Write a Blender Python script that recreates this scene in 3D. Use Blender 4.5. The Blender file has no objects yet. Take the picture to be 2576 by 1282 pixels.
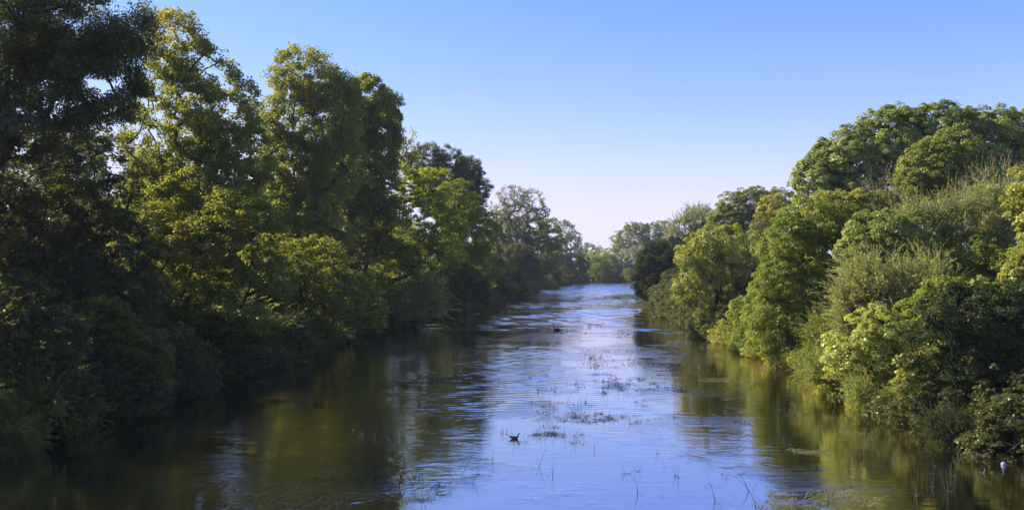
import bpy, math, random
import numpy as np
from mathutils import Vector

sc = bpy.context.scene
C = sc.collection
R = math.radians

# ------------------------------------------------------------------ camera, sky, sun, exposure
F = 983.0            # focal length in pixels of a 1024 px wide picture
HZ = 265.0           # row of the horizon
H = 6.5              # eye height over the water (the photographer stands on a bridge)
cam = bpy.data.objects.new("camera", bpy.data.cameras.new("camera"))
C.objects.link(cam)
cam.location = (0, 0, H)
cam.rotation_euler = (R(90), 0, 0)
cam.data.sensor_width = 36
cam.data.lens = 36 * F / 1024
cam.data.shift_y = (HZ - 254.5) / 1024
cam.data.clip_end = 20000
sc.camera = cam

SUN_EL, SUN_AZ = 35.0, -72.0          # azimuth measured from the view direction, minus = left
w = bpy.data.worlds.new("World"); sc.world = w; w.use_nodes = True
nt = w.node_tree; nt.nodes.clear()
sky = nt.nodes.new("ShaderNodeTexSky"); sky.sky_type = 'NISHITA'; sky.sun_disc = False
sky.sun_elevation = R(SUN_EL); sky.sun_rotation = R(SUN_AZ)
sky.air_density = 1.0; sky.dust_density = 0.3; sky.ozone_density = 5.0; sky.altitude = 50
hs_ = nt.nodes.new("ShaderNodeHueSaturation"); hs_.inputs["Saturation"].default_value = 1.2; hs_.inputs["Hue"].default_value = .5
mul = nt.nodes.new("ShaderNodeMix"); mul.data_type = 'RGBA'; mul.blend_type = 'MULTIPLY'
mul.inputs[0].default_value = 1.0
mul.inputs[7].default_value = (1.09, 0.73, 1.15, 1)
bg = nt.nodes.new("ShaderNodeBackground"); bg.inputs[1].default_value = 0.135
out = nt.nodes.new("ShaderNodeOutputWorld")
nt.links.new(sky.outputs[0], hs_.inputs['Color']); nt.links.new(hs_.outputs[0], mul.inputs[6]); 
sp_ = nt.nodes.new("ShaderNodeSeparateColor"); cb_ = nt.nodes.new("ShaderNodeCombineColor"); nt.links.new(mul.outputs[2], sp_.inputs[0])
for i_, top_ in enumerate((3.3, 3.25, 4.6)):      # the air near the horizon saturates to a pale pinkish white
    mn_ = nt.nodes.new("ShaderNodeMath"); mn_.operation = 'SMOOTH_MIN'; mn_.inputs[1].default_value = top_; mn_.inputs[2].default_value = 1.6
    nt.links.new(sp_.outputs[i_], mn_.inputs[0]); nt.links.new(mn_.outputs[0], cb_.inputs[i_])
nt.links.new(cb_.outputs[0], bg.inputs[0]); nt.links.new(bg.outputs[0], out.inputs[0])

sl = bpy.data.lights.new("sun", 'SUN'); sl.energy = 5.0; sl.angle = R(0.5); sl.color = (1.0, 0.92, 0.74)
so = bpy.data.objects.new("sun", sl); C.objects.link(so)
SD = Vector((math.sin(R(SUN_AZ)) * math.cos(R(SUN_EL)), math.cos(R(SUN_AZ)) * math.cos(R(SUN_EL)), math.sin(R(SUN_EL))))
so.rotation_euler = SD.to_track_quat('Z', 'Y').to_euler()
sc.view_settings.view_transform = 'Standard'; sc.view_settings.look = 'None'
sc.view_settings.exposure = 1.0; sc.view_settings.gamma = 1.0
sc.cycles.max_bounces = 7; sc.cycles.diffuse_bounces = 3; sc.cycles.glossy_bounces = 3
sc.cycles.transmission_bounces = 4; sc.cycles.transparent_max_bounces = 4
sc.cycles.sample_clamp_indirect = 3.0; sc.cycles.use_denoising = True; sc.cycles.use_adaptive_sampling = False

# ------------------------------------------------------------------ helpers
K = 1024.0 / 2576.0                  # the layout was measured on a 2576 px wide view of the photograph
def wx(px, Y): return (px * K - 512) * Y / F
def wz(py, Y): return H + (HZ - py * K) * Y / F
def gp(px, py):
    Y = F * H / (py * K - HZ)
    return (wx(px, Y), Y)

LB = np.array([(-60, -24), (0, -21), (33, -19.2), (48, -17.6), (72, -17), (88, -16.6), (99, -15), (120, -11.5), (156, -7.5), (220, -.5), (290, 8.5), (350, 17.5), (370, 21), (374, 80), (379, 260), (700, 900)], float)
RB = np.array([(-60, 18), (0, 18), (36, 17.6), (50, 17.8), (60, 18.4), (89, 18.5), (120, 19.4), (156, 21.8), (220, 30), (290, 41), (325, 51), (343, 65), (352, 260), (400, 600), (640, 1200)], float)
def xl(y): return np.interp(y, LB[:, 0], LB[:, 1])
def xr(y): return np.interp(y, RB[:, 0], RB[:, 1])
def ground_z(x, y):
    d = np.maximum(xl(y) - x, x - xr(y))          # >0 on land, <0 in the river
    land = 1.6 * (1 - np.exp(-np.maximum(d, 0) / 3.0)) + 0.02 * np.clip(d - 6, 0, 60) + 0.15 * np.sin(x * .31 + y * .17)
    wet = -np.clip(-d * 0.35, 0, 1.4)
    return np.where(d > 0, land * np.clip(d / 1.5, 0, 1) + 0.0, wet)

def tag(o, label=None, cat=None, group=None, kind=None):
    if label: o['label'] = label
    if cat: o['category'] = cat
    if group: o['group'] = group
    if kind: o['kind'] = kind
    return o
def mesh(name, V, Fc, mat=None, tint=None, smooth=False):
    V = np.asarray(V, np.float32); Fc = np.asarray(Fc, np.int32)
    me = bpy.data.meshes.new(name)
    n, k = Fc.shape
    me.vertices.add(len(V)); me.vertices.foreach_set("co", V.ravel())
    me.loops.add(n * k); me.loops.foreach_set("vertex_index", Fc.ravel())
    me.polygons.add(n); me.polygons.foreach_set("loop_start", np.arange(0, n * k, k, dtype=np.int32))
    if smooth: me.polygons.foreach_set("use_smooth", np.ones(n, bool))
    me.update(calc_edges=True)
    if tint is not None:
        a = me.attributes.new("tint", 'FLOAT', 'FACE'); a.data.foreach_set("value", np.asarray(tint, np.float32))
    if mat: me.materials.append(mat)
    return me
def obj(name, me, parent=None, loc=(0, 0, 0)):
    o = bpy.data.objects.new(name, me); C.objects.link(o); o.location = loc
    if parent: o.parent = parent
    return o
def thing(name, label, cat, loc=(0, 0, 0), group=None):
    o = bpy.data.objects.new(name, None); C.objects.link(o); o.location = loc; o.empty_display_size = 0.5
    return tag(o, label, cat, group)
def copy_tree(root, loc, rz, s, label, group, sz=None):
    c = root.copy(); C.objects.link(c); c.location = loc; c.rotation_euler = (0, 0, rz); c.scale = (s, s, sz or s)
    c['label'] = label; c['group'] = group
    for ch in root.children:
        d = ch.copy(); C.objects.link(d); d.parent = c
    return c

# ------------------------------------------------------------------ materials
def new_mat(name):
    m = bpy.data.materials.new(name); m.use_nodes = True; m.node_tree.nodes.clear(); return m, m.node_tree
def N(t, typ, **kw):
    n = t.nodes.new(typ)
    for k, v in kw.items(): setattr(n, k, v)
    return n
LEAF = {}
def leaf_mat(name, a, b, tr, tf=0.45, gl=0.05, rough=0.45, c3=None):
    gl *= .5; w3 = lambda c, k: (c[0] * 1.12 * k, c[1] * 1.0 * k, c[2] * .85 * k)
    a, b, tr = w3(a, 1.5), w3(b, 1.7), w3(tr, 1.6)
    """a, b: reflectance between which single leaves vary; tr: colour of light passed through the leaf"""
    m, t = new_mat(name); L = t.links.new
    at = N(t, "ShaderNodeAttribute", attribute_name="tint")
    ramp = N(t, "ShaderNodeValToRGB")
    ramp.color_ramp.elements[0].color = (*a, 1); ramp.color_ramp.elements[1].color = (*b, 1)
    if c3:
        e = ramp.color_ramp.elements.new(0.93); e.color = (*b, 1); ramp.color_ramp.elements[2].color = (*c3, 1)
    L(at.outputs["Fac"], ramp.inputs[0])
    d = N(t, "ShaderNodeBsdfDiffuse"); L(ramp.outputs[0], d.inputs[0])
    tl = N(t, "ShaderNodeBsdfTranslucent")
    mx = N(t, "ShaderNodeMix", data_type='RGBA'); mx.inputs[6].default_value = (tr[0] * .75, tr[1] * .75, tr[2] * .8, 1); mx.inputs[7].default_value = (tr[0] * 1.2, tr[1] * 1.15, tr[2] * 1.1, 1)
    L(at.outputs["Fac"], mx.inputs[0]); L(mx.outputs[2], tl.inputs[0])
    m1 = N(t, "ShaderNodeMixShader"); m1.inputs[0].default_value = tf
    L(d.outputs[0], m1.inputs[1]); L(tl.outputs[0], m1.inputs[2])
    g = N(t, "ShaderNodeBsdfGlossy"); g.inputs["Roughness"].default_value = rough; g.inputs[0].default_value = (.95, .95, .85, 1)
    m2 = N(t, "ShaderNodeMixShader"); m2.inputs[0].default_value = gl
    L(m1.outputs[0], m2.inputs[1]); L(g.outputs[0], m2.inputs[2])
    o = N(t, "ShaderNodeOutputMaterial"); L(m2.outputs[0], o.inputs[0])
    LEAF[name] = m
    return m
def bark_mat(name, a, b, sc_=3.0):
    m, t = new_mat(name); L = t.links.new
    tc = N(t, "ShaderNodeTexCoord"); mp = N(t, "ShaderNodeMapping"); mp.inputs["Scale"].default_value = (1, 1, .3)
    L(tc.outputs["Object"], mp.inputs[0])
    no = N(t, "ShaderNodeTexNoise"); no.inputs["Scale"].default_value = sc_ * 2; no.inputs["Detail"].default_value = 5
    L(mp.outputs[0], no.inputs[0])
    cr = N(t, "ShaderNodeValToRGB"); cr.color_ramp.elements[0].color = (*a, 1); cr.color_ramp.elements[1].color = (*b, 1)
    cr.color_ramp.elements[0].position = .35; cr.color_ramp.elements[1].position = .65
    L(no.outputs[0], cr.inputs[0])
    p = N(t, "ShaderNodeBsdfPrincipled"); p.inputs["Roughness"].default_value = .9; L(cr.outputs[0], p.inputs[0])
    bu = N(t, "ShaderNodeBump"); bu.inputs["Strength"].default_value = .6; bu.inputs["Distance"].default_value = .05
    L(no.outputs[0], bu.inputs["Height"]); L(bu.outputs[0], p.inputs["Normal"])
    o = N(t, "ShaderNodeOutputMaterial"); L(p.outputs[0], o.inputs[0])
    return m
BARK = bark_mat("dark_bark", (.018, .014, .011), (.05, .042, .032))
GREYBARK = bark_mat("grey_bark", (.07, .06, .045), (.16, .14, .11))
TANTWIG = bark_mat("tan_twig", (.14, .12, .09), (.26, .23, .18))

leaf_mat("poplar_leaf", (.035, .055, .014), (.075, .100, .022), (.26, .30, .035), .5, .05)
leaf_mat("dark_leaf", (.024, .032, .010), (.050, .060, .018), (.12, .15, .03), .40, .07)
leaf_mat("maple_leaf", (.050, .085, .016), (.10, .145, .026), (.34, .42, .045), .5, .04)
leaf_mat("gold_leaf", (.09, .10, .03), (.16, .16, .045), (.42, .41, .09), .5, .04)
leaf_mat("chestnut_leaf", (.066, .098, .022), (.165, .205, .045), (.27, .34, .05), .35, .05)
leaf_mat("hawthorn_leaf", (.048, .074, .012), (.105, .138, .022), (.24, .30, .03), .38, .04)
leaf_mat("olive_leaf", (.065, .092, .024), (.125, .155, .040), (.28, .34, .055), .40, .04)
leaf_mat("willow_leaf", (.095, .118, .038), (.185, .21, .068), (.30, .34, .08), .35, .06)
leaf_mat("bright_leaf", (.095, .145, .026), (.20, .25, .06), (.45, .50, .09), .35, .07, .35)
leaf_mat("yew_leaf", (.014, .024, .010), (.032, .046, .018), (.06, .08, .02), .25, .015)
leaf_mat("ivy_leaf", (.078, .104, .018), (.18, .205, .034), (.34, .37, .04), .35, .06)
leaf_mat("tan_leaf", (.10, .10, .055), (.18, .17, .095), (.32, .31, .15), .45, .03)
leaf_mat("pale_leaf", (.085, .11, .060), (.15, .175, .095), (.30, .34, .16), .40, .04)
leaf_mat("drowned_weed", (.008, .010, .005), (.022, .026, .012), (.02, .03, .01), .1, .06, .3)
leaf_mat("sedge_leaf", (.05, .06, .03), (.12, .13, .07), (.12, .14, .05), .3, .10, .3)

# ------------------------------------------------------------------ foliage machinery
def rnd_dirs(rng, n):
    v = rng.normal(size=(n, 3)); return v / np.linalg.norm(v, axis=1, keepdims=True)
def nrm(v): return v / np.maximum(np.linalg.norm(v, axis=1, keepdims=True), 1e-6)
def leaves(P, nv, tv, size, aspect, curl=.12):
    """diamond leaves: P centres, nv normals, tv axis"""
    t = nrm(tv - nv * np.sum(tv * nv, 1, keepdims=True)); b = np.cross(nv, t)
    L = (size * .5)[:, None]; Wd = L * aspect
    V = np.stack([P - t * L, P + b * Wd - t * L * .15 + nv * L * .12, P + t * L - nv * L * curl * 2, P - b * Wd - t * L * .15 + nv * L * .12], 1).reshape(-1, 3)
    return V, np.arange(len(P) * 4).reshape(-1, 4)
def lumps(P, seed, f=.55):
    r = np.random.default_rng(seed); s = 0
    for i in range(5):
        k = r.normal(size=3) * f * (1 + i * .35); s = s + np.sin(P @ k + r.uniform(0, 6.28)) / (1 + i * .3)
    return s / 2.2

def skeleton(rng, stems, targets, seg=.9, jit=.12, up_pen=1.5):
    """nodes and parents: targets get joined one after another to the nearest lower node"""
    pos, par = [], []
    for st in stems:
        for i, p in enumerate(st):
            par.append(-1 if i == 0 else len(pos) - 1); pos.append(np.array(p, float))
    tips = []
    base = pos[0]
    order = np.argsort(np.linalg.norm((targets - base), axis=1)); 
    A = np.zeros((len(pos) + len(targets) * 14 + 50, 3)); A[:len(pos)] = pos; n = len(pos)
    for ti in order:
        q = targets[ti]; D = A[:n] - q; d = np.linalg.norm(D, axis=1) + up_pen * np.maximum(D[:, 2] + .3 * np.hypot(D[:, 0], D[:, 1]), 0)
        j = int(np.argmin(d)); p0 = A[j]; dist = np.linalg.norm(q - p0)
        m = int(min(max(1, round(dist / seg)), 13)); prev = j
        if n + m >= len(A): break
        bow = rng.normal(size=3) * jit * dist * .5; bow[2] = -abs(bow[2]) * .5
        for i in range(1, m + 1):
            f = i / m
            A[n] = p0 * (1 - f) + q * f + bow * math.sin(math.pi * f) + (rng.normal(size=3) * jit * .25 if i < m else 0)
            par.append(prev); prev = n; n += 1
        tips.append(prev)
    return A[:n], np.array(par), tips
def skin(A, par, tips, r_tip, power=.46, sides=5, rmax=.6):
    cnt = np.zeros(len(A)); cnt[tips] = 1
    for i in range(len(A) - 1, -1, -1):
        if par[i] >= 0: cnt[par[i]] += cnt[i]
    rad = np.minimum(r_tip * np.maximum(cnt, .6) ** power, rmax)
    idx = np.where(par >= 0)[0]; a = A[par[idx]]; b = A[idx]
    ra = np.minimum(rad[par[idx]], rad[idx] * 1.5); rb = rad[idx]
    d = nrm(b - a); ref = np.where(np.abs(d[:, 2:3]) > .9, np.array([[1., 0, 0]]), np.array([[0, 0, 1.]]))
    u = nrm(np.cross(d, ref)); v = np.cross(d, u)
    V = []; ang = np.arange(sides) * 2 * math.pi / sides
    ring = lambda c, r: c[:, None, :] + r[:, None, None] * (np.cos(ang)[None, :, None] * u[:, None, :] + np.sin(ang)[None, :, None] * v[:, None, :])
    V = np.concatenate([ring(a - d * ra[:, None] * .3, ra), ring(b, rb)], 1).reshape(-1, 3)
    q = np.array([(i, (i + 1) % sides, sides + (i + 1) % sides, sides + i) for i in range(sides)])
    Fc = (np.arange(len(idx)) * 2 * sides)[:, None, None] + q[None]
    return V, Fc.reshape(-1, 4)

KIND = dict(   # leaf size m, length/width, clump radius, leaf layers, share of clumps dropped, bias (outward, up, random), shell
    poplar=dict(s=.17, asp=.8, rc=.75, lai=3.6, drop=.10, bias=(.5, .5, .9), mat="poplar_leaf"),
    airy=dict(s=.16, asp=.8, rc=.6, lai=1.9, drop=.25, bias=(.3, .4, 1.0), mat="poplar_leaf"),
    dark=dict(s=.15, asp=.5, rc=.8, lai=3.4, drop=.14, bias=(.3, .5, 1.0), mat="dark_leaf"),
    maple=dict(s=.17, asp=.95, rc=.7, lai=3.4, drop=.15, bias=(.3, 1.1, .7), mat="maple_leaf", flat=.45),
    chestnut=dict(s=.27, asp=.75, rc=.82, dome=1, lai=3.6, drop=.03, bias=(1.1, .8, .4), mat="chestnut_leaf", flat=.7, sep=True),
    hawthorn=dict(dome=1, s=.12, asp=.75, rc=.5, lai=4.0, drop=.08, bias=(.6, .7, .7), mat="hawthorn_leaf", flat=.55),
    olive=dict(dome=1, s=.15, asp=.75, rc=.5, lai=3.2, drop=.08, bias=(.5, .7, .8), mat="olive_leaf", flat=.6),
    yew=dict(s=.14, asp=.35, rc=.7, lai=4.5, drop=.05, bias=(.5, .3, .9), mat="yew_leaf"),
    bright=dict(dome=1, s=.17, asp=.85, rc=.42, lai=3.2, drop=.05, bias=(.7, .8, .6), mat="bright_leaf", flat=.6),
    ivy=dict(dome=1, s=.14, asp=.9, rc=.42, lai=3.6, drop=.06, bias=(1.0, .3, .6), mat="ivy_leaf"),
)
NT = [0]; LAI = 1.6
def build_tree(name, label, cat, Y, base_px, lobes, kind, seed, group=None, trunk_r=.3, mat=None, bark=None, s=None, lai=None,
               trunk_top=.72, stems=1, drop=None, rc=None, branch_names=("trunk", "crown"), ntar=160, twig=.018, gold=None, z0=None, shoot=None, core=0):
    """lobes: (px, py, rx, ry[, depth offset m[, depth radius m]]) measured at distance Y; px, py in the 2576 px frame"""
    rng = np.random.default_rng(seed); kp = dict(KIND[kind])
    if s: kp['s'] = s
    if lai: kp['lai'] = lai
    if drop is not None: kp['drop'] = drop
    if rc: kp['rc'] = rc
    kp['s'] *= .84; kp['rc'] *= .74
    if mat: kp['mat'] = mat
    bx = wx(base_px, Y); by = Y; bz = float(ground_z(np.array(bx), np.array(by))) if z0 is None else z0
    if z0 is None: bz -= .15
    root = thing(name, label, cat, (bx, by, bz), group)
    g = Y * K / F
    E = []
    for l in lobes:
        px, py, rx, ry = l[:4]; dy = l[4] if len(l) > 4 else 0; rd = l[5] if len(l) > 5 else (rx + ry) * .5 * g * .95
        E.append((wx(px, Y) - bx, dy, wz(py, Y) - bz, rx * g, rd, ry * g))
    E = np.array(E, float)
    # clumps
    if core:
        lo = (E[:, :3] - E[:, 3:]).min(0); hi = (E[:, :3] + E[:, 3:]).max(0); E = np.vstack([E, np.concatenate([(lo + hi) / 2, (hi - lo) / 2 * core])])
    rcl = kp['rc']; CC = []; OUT = []; NL = []
    for e in E:
        area = math.pi * e[3] * e[5]; surf = 4 * math.pi * ((e[3] * e[5]) ** 1.6 / 3 + (e[3] * e[4]) ** 1.6 / 3 + (e[4] * e[5]) ** 1.6 / 3) ** (1 / 1.6)
        n = int(max(6, surf / (rcl * rcl) * (.55 if kp.get('sep') else .62)))
        d = rnd_dirs(rng, n); u = rng.uniform(0, 1, n); rad = np.where(u < .72, rng.uniform(.82, 1.02, n), rng.uniform(.3, .85, n) )
        p = e[:3] + d * rad[:, None] * e[3:6]
        p += rng.normal(size=p.shape) * rcl * .25
        CC.append(p); OUT.append(nrm(d / e[3:6])); NL.append(np.full(n, area * kp['lai'] * LAI / (.26 * kp['asp'] / .8 * kp['s'] ** 2) / n * 1.15))
    CC = np.concatenate(CC); OUT = np.concatenate(OUT); NL = np.concatenate(NL)
    inside = np.zeros(len(CC), bool)
    for e in E:
        inside |= (np.sum(((CC - e[:3]) / e[3:6]) ** 2, 1) < .42)
    keep = ~(inside & (rng.uniform(size=len(CC)) < .55))
    lm = lumps(CC, seed + 5); keep &= lm > np.quantile(lm, kp['drop'])
    keep &= CC[:, 2] + bz > .12
    CC, OUT, NL = CC[keep], OUT[keep], NL[keep]
    rcs = rcl * rng.uniform(.65, 1.3, len(CC))
    nl = rng.poisson(NL * rng.uniform(.6, 1.4, len(CC))); ci = np.repeat(np.arange(len(CC)), nl); n = len(ci)
    d = rnd_dirs(rng, n); flat = kp.get('flat', .75)
    rr = rng.uniform(0, 1, n) ** (.45)
    if kp.get('dome'):      # umbrella tufts: leaves on the upper shell, open underneath
        d = nrm(d + .55 * OUT[ci] + np.array([0, 0, .35])); rr = rng.uniform(.55, 1.0, n)
    off = d * (rr * rcs[ci])[:, None]; off[:, 2] *= flat
    # clumps are umbrellas: outer leaves hang a little
    off[:, 2] -= .25 * (off[:, 0] ** 2 + off[:, 1] ** 2) / np.maximum(rcs[ci], .2) 
    P = CC[ci] + off
    o, upb, rb = kp['bias']
    nv = nrm(OUT[ci] * o * .6 + nrm(off) * o * .6 + np.array([0, 0, upb]) + rnd_dirs(rng, n) * rb)
    tv = rnd_dirs(rng, n) + np.array([0, 0, -.5])
    P[:, 2] = np.maximum(P[:, 2], .05 - bz)
    size = kp['s'] * rng.uniform(.6, 1.35, n)
    V, Fc = leaves(P, nv, tv, size, kp['asp'])
    ct = rng.uniform(0, 1, len(CC)); tint = np.clip(.5 * ct[ci] + .5 * rng.uniform(0, 1, n), 0, 1)
    # limbs
    tar = CC[rng.permutation(len(CC))[:ntar]]
    top = float((E[:, 2] + E[:, 5]).max()); zc = E[:, 2].mean()
    cx, cy = np.average(E[:, 0], weights=E[:, 3] * E[:, 5]), np.average(E[:, 1], weights=E[:, 3] * E[:, 5])
    sts = []
    for k in range(stems):
        a = rng.uniform(0, 6.28); spread = (0 if stems == 1 else .35)
        m = 9; pts = []; wob = rng.normal(size=2) * .25
        ex, ey = cx + math.cos(a) * spread * E[:, 3].mean(), cy + math.sin(a) * spread * E[:, 4].mean()
        for i in range(m + 1):
            f = i / m; ff = f ** 1.2
            pts.append((ex * ff + wob[0] * math.sin(f * 5) * top * .06 + (rng.normal() * .08 if 0 < i else 0), ey * ff + wob[1] * math.sin(f * 4 + 1) * top * .06, top * trunk_top * f))
        sts.append(pts)
    A, par, tips = skeleton(rng, sts, tar)
    cntp = max(len(tips), 1)
    pw = math.log(max(trunk_r / twig, 2)) / math.log(cntp / stems + 1)
    TV, TF = skin(A, par, tips, twig, pw, 5, trunk_r * 1.3)
    if shoot:      # thin upright or hanging rods with narrow leaves, as on willows
        per, ln, dirv, spread = shoot
        idx = np.repeat(np.arange(len(CC)), per); ns = len(idx)
        dd = nrm(OUT[idx] * .9 + np.array(dirv) + rnd_dirs(rng, ns) * spread)
        Ls = ln * rng.uniform(.5, 1.25, ns); st = CC[idx] + rnd_dirs(rng, ns) * rcs[idx][:, None] * .6
        st[:, 2] = np.maximum(st[:, 2], .2 - bz)
        bend = rng.normal(size=(ns, 3)) * .15; bend[:, 2] -= .12
        nlv = 16; f = (np.arange(nlv) + .5) / nlv
        PP = st[:, None, :] + dd[:, None, :] * (Ls[:, None] * f[None])[:, :, None] + bend[:, None, :] * (Ls[:, None] * f[None] ** 2)[:, :, None]
        n2 = ns * nlv; PP = PP.reshape(-1, 3); ax = np.repeat(dd, nlv, 0) + rnd_dirs(rng, n2) * .7
        PP[:, 2] = np.maximum(PP[:, 2], .04 - bz)
        V2, F2 = leaves(PP, nrm(rnd_dirs(rng, n2) + np.array([0, 0, .4])), ax, kp['s'] * 1.5 * rng.uniform(.6, 1.2, n2), .24)
        F2 = F2 + len(V); V = np.concatenate([V, V2]); Fc = np.concatenate([Fc, F2])
        tint = np.concatenate([tint, np.clip(np.repeat(rng.uniform(.2, 1, ns), nlv) + rng.normal(size=n2) * .1, 0, 1)])
        # rods
        e0 = st; e1 = st + dd * Ls[:, None] * .5 + bend * Ls[:, None] * .25; e2 = st + dd * Ls[:, None] + bend * Ls[:, None]
        side = nrm(np.cross(dd, rnd_dirs(rng, ns))) * .009
        RV = np.stack([e0 - side, e0 + side, e1 + side * .7, e1 - side * .7, e2 + side * .2, e2 - side * .2], 1).reshape(-1, 3)
        b6 = np.arange(ns)[:, None] * 6
        RF = np.concatenate([b6 + np.array([[0, 1, 2, 3]]), b6 + np.array([[3, 2, 4, 5]])]) + len(TV)
        TV = np.concatenate([TV, RV]); TF = np.concatenate([TF, RF])
    bm_ = {'dark': BARK, 'grey': GREYBARK, 'tan': TANTWIG}[bark or 'dark']
    obj(branch_names[0], mesh(branch_names[0], TV, TF, bm_), root)
    if len(V):
        cm = mesh(branch_names[1], V, Fc, LEAF[kp['mat']], tint)
        if gold:
            cm.materials.append(LEAF[gold[0]]); q = np.array([wx(gold[1], Y) - bx, 0, wz(gold[2], Y) - bz])
            ctr = V.reshape(-1, 4, 3).mean(1); dd = np.hypot((ctr - q)[:, 0], (ctr - q)[:, 2]) + rng.normal(size=len(ctr)) * gold[3] * .25
            cm.polygons.foreach_set("material_index", (dd < gold[3]).astype(np.int32))
        obj(branch_names[1], cm, root)
    NT[0] += len(Fc)
    return root

#SETTING
# ------------------------------------------------------------------ the ground, the water
def axis(segs):
    o = []
    for a, b, n in segs: o += list(np.linspace(a, b, n, endpoint=False))
    return np.array(o + [segs[-1][1]])
gx = axis([(-2500, -120, 20), (-120, -30, 36), (-30, 90, 200), (90, 200, 30), (200, 2500, 20)])
gy = axis([(-300, 0, 15), (0, 130, 130), (130, 430, 150), (430, 700, 30), (700, 5000, 20)])
X, Yg = np.meshgrid(gx, gy); Z = ground_z(X, Yg)
V = np.stack([X, Yg, Z], -1).reshape(-1, 3); nx, ny = len(gx), len(gy)
ii = (np.arange(ny - 1)[:, None] * nx + np.arange(nx - 1)[None]).ravel()
m, t = new_mat("bank_soil"); L = t.links.new
tc = N(t, "ShaderNodeTexCoord"); no = N(t, "ShaderNodeTexNoise"); no.inputs["Scale"].default_value = .8; no.inputs["Detail"].default_value = 8
L(tc.outputs["Object"], no.inputs[0]); cr = N(t, "ShaderNodeValToRGB")
cr.color_ramp.elements[0].color = (.016, .012, .008, 1); cr.color_ramp.elements[1].color = (.018, .024, .009, 1)
cr.color_ramp.elements[0].position = .4; cr.color_ramp.elements[1].position = .6
L(no.outputs[0], cr.inputs[0]); p = N(t, "ShaderNodeBsdfPrincipled"); p.inputs["Roughness"].default_value = .95
L(cr.outputs[0], p.inputs[0]); o = N(t, "ShaderNodeOutputMaterial"); L(p.outputs[0], o.inputs[0])
g_ = obj("ground", mesh("ground", V, np.stack([ii, ii + 1, ii + nx + 1, ii + nx], 1), m, smooth=True)); tag(g_, kind="structure")

# water
m, t = new_mat("river_water"); L = t.links.new
geo = N(t, "ShaderNodeNewGeometry")
def noise(scale, detail, sx, sy, rough=.5, rot=0):
    mp = N(t, "ShaderNodeMapping"); mp.inputs["Scale"].default_value = (sx, sy, 1); mp.inputs["Rotation"].default_value = (0, 0, R(rot))
    L(geo.outputs["Position"], mp.inputs[0])
    n = N(t, "ShaderNodeTexNoise"); n.inputs["Scale"].default_value = scale; n.inputs["Detail"].default_value = detail; n.inputs["Roughness"].default_value = rough
    L(mp.outputs[0], n.inputs[0]); return n.outputs[0]
def math_(op, a, b=None, c=None, clamp=False):
    n = N(t, "ShaderNodeMath", operation=op); n.use_clamp = clamp
    for i, v in enumerate((a, b, c)):
        if v is None: continue
        if isinstance(v, (int, float)): n.inputs[i].default_value = v
        else: L(v, n.inputs[i])
    return n.outputs[0]
def ramp(v, lo, hi, a=0., b=1.):
    n = N(t, "ShaderNodeMapRange"); n.interpolation_type = 'SMOOTHSTEP'
    L(v, n.inputs[0])
    for i, q in enumerate((lo, hi, a, b)): n.inputs[i + 1].default_value = q
    return n.outputs[0]
sep = N(t, "ShaderNodeSeparateXYZ"); L(geo.outputs["Position"], sep.inputs[0])
breeze = ramp(noise(.13, 6, .8, .7, .68, 12), .50, .57)         # wind-ruffled patches between slicks
streak = ramp(noise(.22, 6, .45, .9, .66, 5), .53, .555)
far = ramp(sep.outputs[1], 60, 200)
wig = noise(1.35, 5, .6, 1.5, .56)
fine = noise(9.0, 3, .7, 1.4, .6)
long_ = noise(.7, 2, .5, 1.0)
bendw = ramp(sep.outputs[1], 225, 262)
ruff = math_('MAXIMUM', math_('MAXIMUM', math_('MULTIPLY', breeze, .9), math_('MULTIPLY', bendw, .5)), math_('MULTIPLY', math_('MULTIPLY', streak, far), .9))
ruffs = math_('MULTIPLY', ruff, math_('ADD', math_('MULTIPLY', far, .8), 1.0))
h1 = math_('MULTIPLY', wig, math_('ADD', math_('MULTIPLY', ruffs, .012), .0085))
h2 = math_('MULTIPLY', fine, math_('ADD', math_('MULTIPLY', ruffs, .004), .0007))
h3 = math_('MULTIPLY', long_, .005)
hs = math_('ADD', math_('ADD', h1, h2), h3)
bu = N(t, "ShaderNodeBump"); bu.inputs["Strength"].default_value = 1; bu.inputs["Distance"].default_value = 1
L(hs, bu.inputs["Height"])
gl = N(t, "ShaderNodeBsdfGlossy"); gl.inputs["Roughness"].default_value = .03; gl.inputs[0].default_value = (1.0, .93, .95, 1)
L(bu.outputs[0], gl.inputs["Normal"])
df = N(t, "ShaderNodeBsdfDiffuse")
bed = N(t, "ShaderNodeMix", data_type='RGBA'); bed.inputs[6].default_value = (.006, .0055, .003, 1); bed.inputs[7].default_value = (.010, .009, .004, 1)
L(ramp(noise(.35, 6, 1, .6, .6), .45, .65), bed.inputs[0]); L(bed.outputs[2], df.inputs[0])
fr = N(t, "ShaderNodeFresnel"); fr.inputs[0].default_value = 1.55; L(bu.outputs[0], fr.inputs["Normal"])
fac = math_('ADD', math_('MULTIPLY', fr.outputs[0], .43), .57, clamp=True)
ms = N(t, "ShaderNodeMixShader"); L(fac, ms.inputs[0]); L(df.outputs[0], ms.inputs[1]); L(gl.outputs[0], ms.inputs[2])
o = N(t, "ShaderNodeOutputMaterial"); L(ms.outputs[0], o.inputs[0])
WATER = m
yy = np.arange(-60, 41, 4.)
Vw = []
for y in yy: Vw += [(xl(y) - 4, y, 0), (xr(y) + 4, y, 0)]
fw = [(2 * i, 2 * i + 1, 2 * i + 3, 2 * i + 2) for i in range(len(yy) - 1)]
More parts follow.
